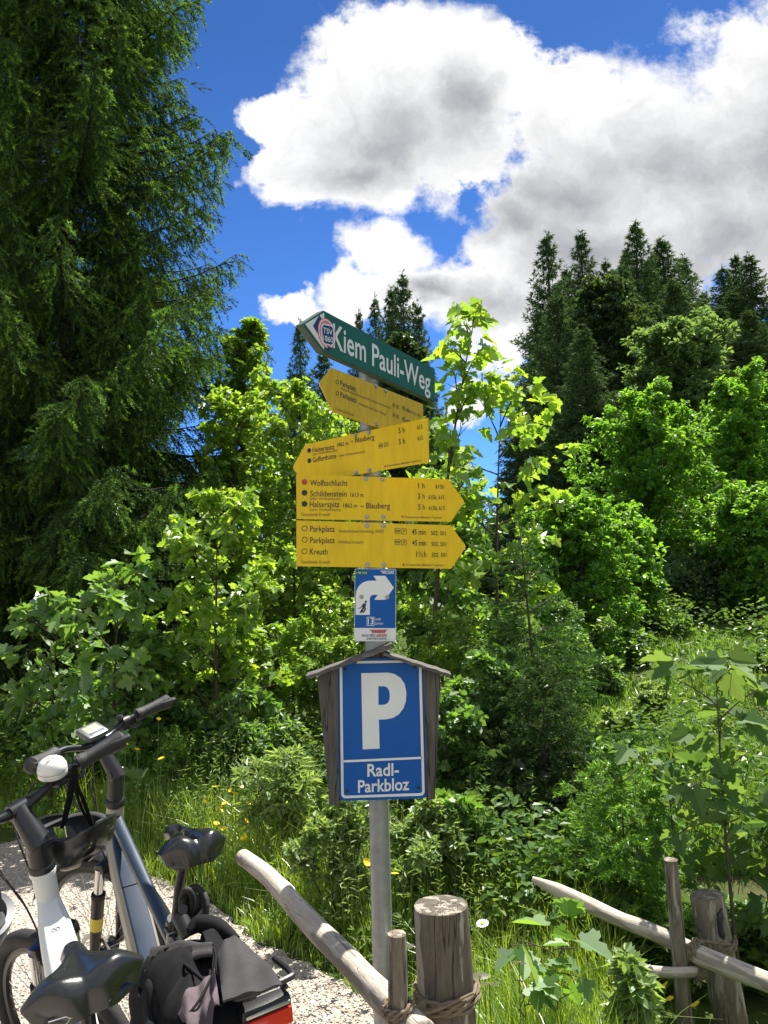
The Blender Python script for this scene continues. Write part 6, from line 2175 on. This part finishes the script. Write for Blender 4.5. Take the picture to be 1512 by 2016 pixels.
# ---- grass, undergrowth, flowers
def blades(pos, length, width, seed, lean=0.45):
    rng = np.random.default_rng(seed)
    n = len(pos)
    az = rng.uniform(0, 6.28, n)
    h = np.stack([np.cos(az), np.sin(az), np.zeros(n)], 1)
    wv = np.stack([-np.sin(az + rng.normal(0, 0.6, n)), np.cos(az), np.zeros(n)], 1)
    bend = np.abs(rng.normal(0, lean, n)) + 0.08
    P0 = pos
    up = np.array([0, 0, 1.0])
    rows = []
    for t, w in ((0, 1.0), (0.4, 0.85), (0.75, 0.5), (1.0, 0.0)):
        c = P0 + h * (bend * length * t * t)[:, None] + up * (length * t * (1 - 0.28 * bend * t))[:, None]
        if w > 0:
            rows += [c - wv * (width * w / 2)[:, None], c + wv * (width * w / 2)[:, None]]
        else:
            rows.append(c)
    V = np.stack(rows, 1)
    k = 7
    b = np.arange(n)[:, None] * k
    Q = np.concatenate([b + np.array([[0, 1, 3, 2]]), b + np.array([[2, 3, 5, 4]])])
    T = b + np.array([[4, 5, 6]])
    return V.reshape(-1, 3), [Q, T]

def build_grass():
    rng = np.random.default_rng(77)
    n = 150000
    y = 2.2 + 5.0 * rng.random(n) ** 1.1
    x = rng.uniform(-4.2, 1.0, n) * (0.5 + y / 8)
    ok = ~in_gravel(x, y) & (x > -4.5) & (x < 1.3)
    cl = np.sin(3.1 * x + 1.3 * y) * np.sin(2.3 * y - 1.1 * x) + 0.6 * np.sin(7 * x - 3 * y)
    dens = sstep(-1.1, 0.4, cl + rng.normal(0, 0.5, n))
    edge = in_gravel(x, y - 0.25) | in_gravel(x - 0.25, y)
    shade = sstep(5.9, 6.8, y)
    ok &= rng.random(n) < dens * (1 - 0.75 * shade)
    x, y, edge = x[ok], y[ok], edge[ok]
    pos = np.stack([x, y, gz(x, y)], 1)
    m = len(x)
    L = rng.uniform(0.12, 0.52, m) * np.where(edge, 0.45, 1.0) * (0.75 + 0.35 * np.sin(2.1 * x + 3.3 * y))
    V, F = blades(pos, L, rng.uniform(0.003, 0.0075, m), 5)
    o = link_mesh('grass', np_mesh('grass', V, F), LM['grass'])
    setp(o, 'tall sunlit meadow grass between the gravel and the bushes', kind='stuff')
    # right of the fence
    n = 26000
    y = rng.uniform(1.9, 4.2, n)
    x = rng.uniform(0.18, 2.4, n)
    ok = ~in_gravel(x, y) & (rng.random(n) < sstep(-0.4, 0.5, np.sin(4 * x + 2 * y) + np.cos(3 * y - 5 * x)))
    x, y = x[ok], y[ok]
    V, F = blades(np.stack([x, y, gz(x, y)], 1), rng.uniform(0.10, 0.36, len(x)), rng.uniform(0.003, 0.007, len(x)), 6)
    o = link_mesh('grass', np_mesh('grass', V, F), LM['grass'])
    setp(o, 'grass tufts around the fence posts at the bottom right', kind='stuff')
    # bank on the right
    n = 150000
    y = 5.2 + 17 * rng.random(n) ** 1.5
    x = rng.uniform(0.06, 0.62, n) * y
    ok = rng.random(n) < sstep(-1.0, 0.6, np.sin(1.1 * x + 0.7 * y) + np.cos(1.7 * y - 0.9 * x) + rng.normal(0, 0.5, n))
    x, y = x[ok], y[ok]
    L = rng.uniform(0.08, 0.26, len(x)) * (0.8 + 0.02 * y)
    V, F = blades(np.stack([x, y, gz(x, y)], 1), L, rng.uniform(0.006, 0.012, len(x)) * (0.6 + y / 14), 7)
    o = link_mesh('hillside_grass', np_mesh('hillside_grass', V, F), LM['hillgrass'])
    setp(o, 'sunlit grass on the bank rising at the right', kind='stuff')

def build_weeds():
    rng = np.random.default_rng(123)
    n = 1500
    y = rng.uniform(3.3, 5.5, n)
    x = rng.uniform(-3.2, 0.9, n)
    cl = np.sin(2.7 * x + 1.9 * y) + np.cos(3.3 * y - 2.1 * x)
    ok = ~in_gravel(x, y - 0.12) & ~in_gravel(x - 0.12, y) & (rng.random(n) < sstep(-0.9, 0.9, cl))
    x, y = x[ok], y[ok]
    m = len(x)
    h = rng.uniform(0.18, 0.62, m) * (0.7 + 0.12 * y)
    lines, rads, pos, xd, nd, sz = [], [], [], [], [], []
    for i in range(m):
        b = np.array([x[i], y[i], float(gz(x[i], y[i])) - 0.02])
        t = b + np.array([rng.normal(0, 0.12) * h[i], rng.normal(0, 0.12) * h[i], h[i]])
        L = qbez(b, (b + t) / 2 + np.append(rng.normal(0, 0.03, 2), 0), t, 5)
        lines.append(L); rads.append(np.linspace(0.0018, 0.0008, 5))
        k = int(10 + 26 * h[i])
        tt = rng.uniform(0.15, 1.0, k)
        p = np.stack([np.interp(tt, np.linspace(0, 1, 5), L[:, c]) for c in range(3)], 1)
        a = np.arange(k) * 2.4 + rng.uniform(0, 6)
        d = np.stack([np.cos(a), np.sin(a), rng.uniform(0.1, 1.1, k)], 1)
        pos.append(p); xd.append(d); nd.append(rng.normal(0, 0.35, (k, 3)) + np.array([0, 0, 1.0])); sz.append(rng.uniform(0.025, 0.055, k) * (1.25 - 0.6 * tt))
    V, F = scatter(NARROW, np.concatenate(pos), np.concatenate(xd), np.concatenate(nd), np.concatenate(sz))
    Vt, Ft = tubes(lines, rads, 4)
    o = link_mesh('meadow_weeds', np_mesh('meadow_weeds', np.concatenate([V, Vt]), F + [Ft[0] + len(V)]), LM['weed'])
    setp(o, 'light green leafy meadow weeds among the grass beyond the gravel', kind='stuff')

def build_undergrowth():
    rng = np.random.default_rng(99)
    n = 90000
    y = 3.4 + 14 * rng.random(n) ** 1.4
    x = rng.uniform(-0.62, 0.60, n) * y
    ok = ~in_gravel(x, y + 0.0) & ~((x < 0.4) & (y < 5.3)) & ~((x > 1.2) & (y > 5.5) & (rng.random(n) < 0.55))
    cl = np.sin(2.2 * x + 1.4 * y) + np.cos(1.9 * y - 2.6 * x)
    ok &= rng.random(n) < sstep(-1.2, 0.8, cl)
    x, y, cl = x[ok], y[ok], cl[ok]
    m = len(x)
    top = 0.25 + 0.35 * sstep(-0.6, 1.6, cl) + 0.35 * sstep(6, 11, y)
    z = gz(x, y) + top * np.sqrt(rng.random(m))
    a = rng.uniform(0, 6.28, m)
    xd = np.stack([np.cos(a), np.sin(a), rng.uniform(-0.5, 0.2, m)], 1)
    nd = rng.normal(0, 0.5, (m, 3)) + np.array([0, 0, 1.0])
    V, F = scatter(OVAL_LO, np.stack([x, y, z], 1), xd, nd, rng.uniform(0.035, 0.075, m) * (0.8 + y / 20))
    o = link_mesh('undergrowth', np_mesh('undergrowth', V, F), LM['under'])
    setp(o, 'low mixed leafy undergrowth beneath the bushes and trees', kind='stuff')
    # far wood: closes the valley behind the single trees
    n = 60000
    az = rng.uniform(-0.62, 0.62, n)
    d = rng.uniform(26, 75, n)
    x, y = d * np.tan(az), d
    z = gz(x, y) + (1.0 + 5.0 * (d - 20) / 55) * np.sqrt(rng.random(n)) * (0.7 + 0.3 * np.sin(0.7 * x + 0.4 * y))
    lim = 1.6 + d * np.where(az > 0.13, 0.30, 0.165)
    ok = z < lim
    x, y, z = x[ok], y[ok], z[ok]
    m = len(x)
    a = rng.uniform(0, 6.28, m)
    xd = np.stack([np.cos(a), np.sin(a), rng.uniform(-0.8, 0.2, m)], 1)
    nd = rng.normal(0, 0.7, (m, 3)) + np.array([0, 0, 0.8])
    V, F = scatter(OVAL_LO, np.stack([x, y, z], 1), xd, nd, rng.uniform(0.25, 0.6, m))
    o = link_mesh('woods', np_mesh('woods', V, F), LM['crown_dark'])
    setp(o, 'far dark mixed woods on the slope behind the trees', kind='stuff')

def build_flowers():
    # buttercup: five cupped petals
    def bloom_mesh(n, Lp, Wp, cup, center_r, white):
        V, F = [], []
        for k in range(n):
            a = 2 * math.pi * k / n
            ca, sa = math.cos(a), math.sin(a)
            b = len(V)
            for (x, y, z) in ((0.0, 0, 0), (Lp * 0.55, Wp * 0.5, cup * 0.5), (Lp * 0.95, Wp * 0.32, cup), (Lp, 0, cup), (Lp * 0.95, -Wp * 0.32, cup), (Lp * 0.55, -Wp * 0.5, cup * 0.5)):
                V.append((x * ca - y * sa, x * sa + y * ca, z))
            F.append([b + i for i in range(6)])
        me = bpy.data.meshes.new('bloom')
        me.from_pydata(V, [], F)
        return me
    def centre_mesh(r, h):
        mb = MB()
        mb.lathe([(r * 0.6, 0), (r, h * 0.3), (r * 0.8, h * 0.8), (0, h)], (0, 0, 0), (0, 0, 1), 10)
        return mb.mesh('centre')
    bc = bloom_mesh(5, 0.016, 0.019, 0.006, 0, False); bc.materials.append(LM['petal_yellow'])
    cc = centre_mesh(0.004, 0.004); cc.materials.append(LM['petal_yellow'])
    dm = bloom_mesh(16, 0.024, 0.007, 0.001, 0, True); dm.materials.append(LM['petal_white'])
    dc = centre_mesh(0.008, 0.005); dc.materials.append(LM['petal_yellow'])
    def flower(name, px, py, D, kind, label, group, seed):
        q = P(px, py, D)
        g = float(gz(q[0], q[1]))
        root = empty(name, (q[0], q[1], g), label, 'flower', group)
        h = max(0.05, float(q[2]) - g)
        rng = random.Random(seed)
        mb = MB()
        mb.tube(bez([(0.02 * rng.uniform(-1, 1), 0.02 * rng.uniform(-1, 1), -0.02), (0.015 * rng.uniform(-1, 1), 0.01, h * 0.55), (0, 0, h)], 5), 0.0016, 5)
        mb.build('stem', LM['stem'], root)
        tilt = (rng.uniform(0.1, 0.9), rng.uniform(-0.4, 0.4), rng.uniform(0, 6))
        o = bpy.data.objects.new('bloom', bc if kind == 'b' else dm)
        COL.objects.link(o); o.parent = root; o.location = (0, 0, h); o.rotation_euler = tilt
        c = bpy.data.objects.new('flower_centre', cc if kind == 'b' else dc)
        COL.objects.link(c); c.parent = root; c.location = (0, 0, h); c.rotation_euler = tilt
        s = rng.uniform(0.85, 1.25)
        o.scale = (s, s, s)
    YB = [(247, 1466, 4.6), (270, 1476, 4.6), (318, 1494, 4.7), (312, 1416, 5.0), (235, 1413, 5.0), (454, 1556, 4.6), (463, 1563, 4.6), (421, 1550, 4.8), (473, 1548, 4.8), (404, 1580, 4.6), (443, 1583, 4.5),
          (435, 1590, 4.5), (434, 1597, 4.5), (488, 1582, 4.6), (485, 1617, 4.4), (426, 1623, 4.4), (402, 1632, 4.3), (392, 1640, 4.3), (398, 1641, 4.3), (441, 1632, 4.3), (481, 1652, 4.1), (620, 1660, 3.9),
          (722, 1698, 3.5), (778, 1722, 3.4), (1310, 1941, 2.8), (1320, 1968, 2.85), (1372, 1980, 2.85)]
    for i, (a, b, D) in enumerate(YB):
        lab = 'yellow buttercup in the grass beyond the gravel' if i < 24 else 'yellow buttercup at the foot of the thin fence stake'
        flower('buttercup', a, b, D, 'b', lab, 'buttercups in the grass' if i < 24 else 'buttercups at the fence', i)
    DA = [(950, 1818, 2.7, 'white daisy above the rope of the thick fence post'), (945, 1922, 2.4, 'white daisy with a big yellow centre right of the rope'), (963, 1938, 2.42, 'white daisy lowest beside the rope'),
          (802, 1866, 2.9, 'white daisy peeping out between the stake and the thick post'), (1022, 1896, 2.6, 'white daisy leaning at the little maple seedlings'), (82, 1567, 5.2, 'white daisy behind the white bicycle handlebar')]
    for i, (a, b, D, l) in enumerate(DA):
        flower('daisy', a, b, D, 'd', l, 'daisies by the fence' if i < 5 else None, 50 + i)

build_grass()
build_weeds()
build_undergrowth()
build_flowers()
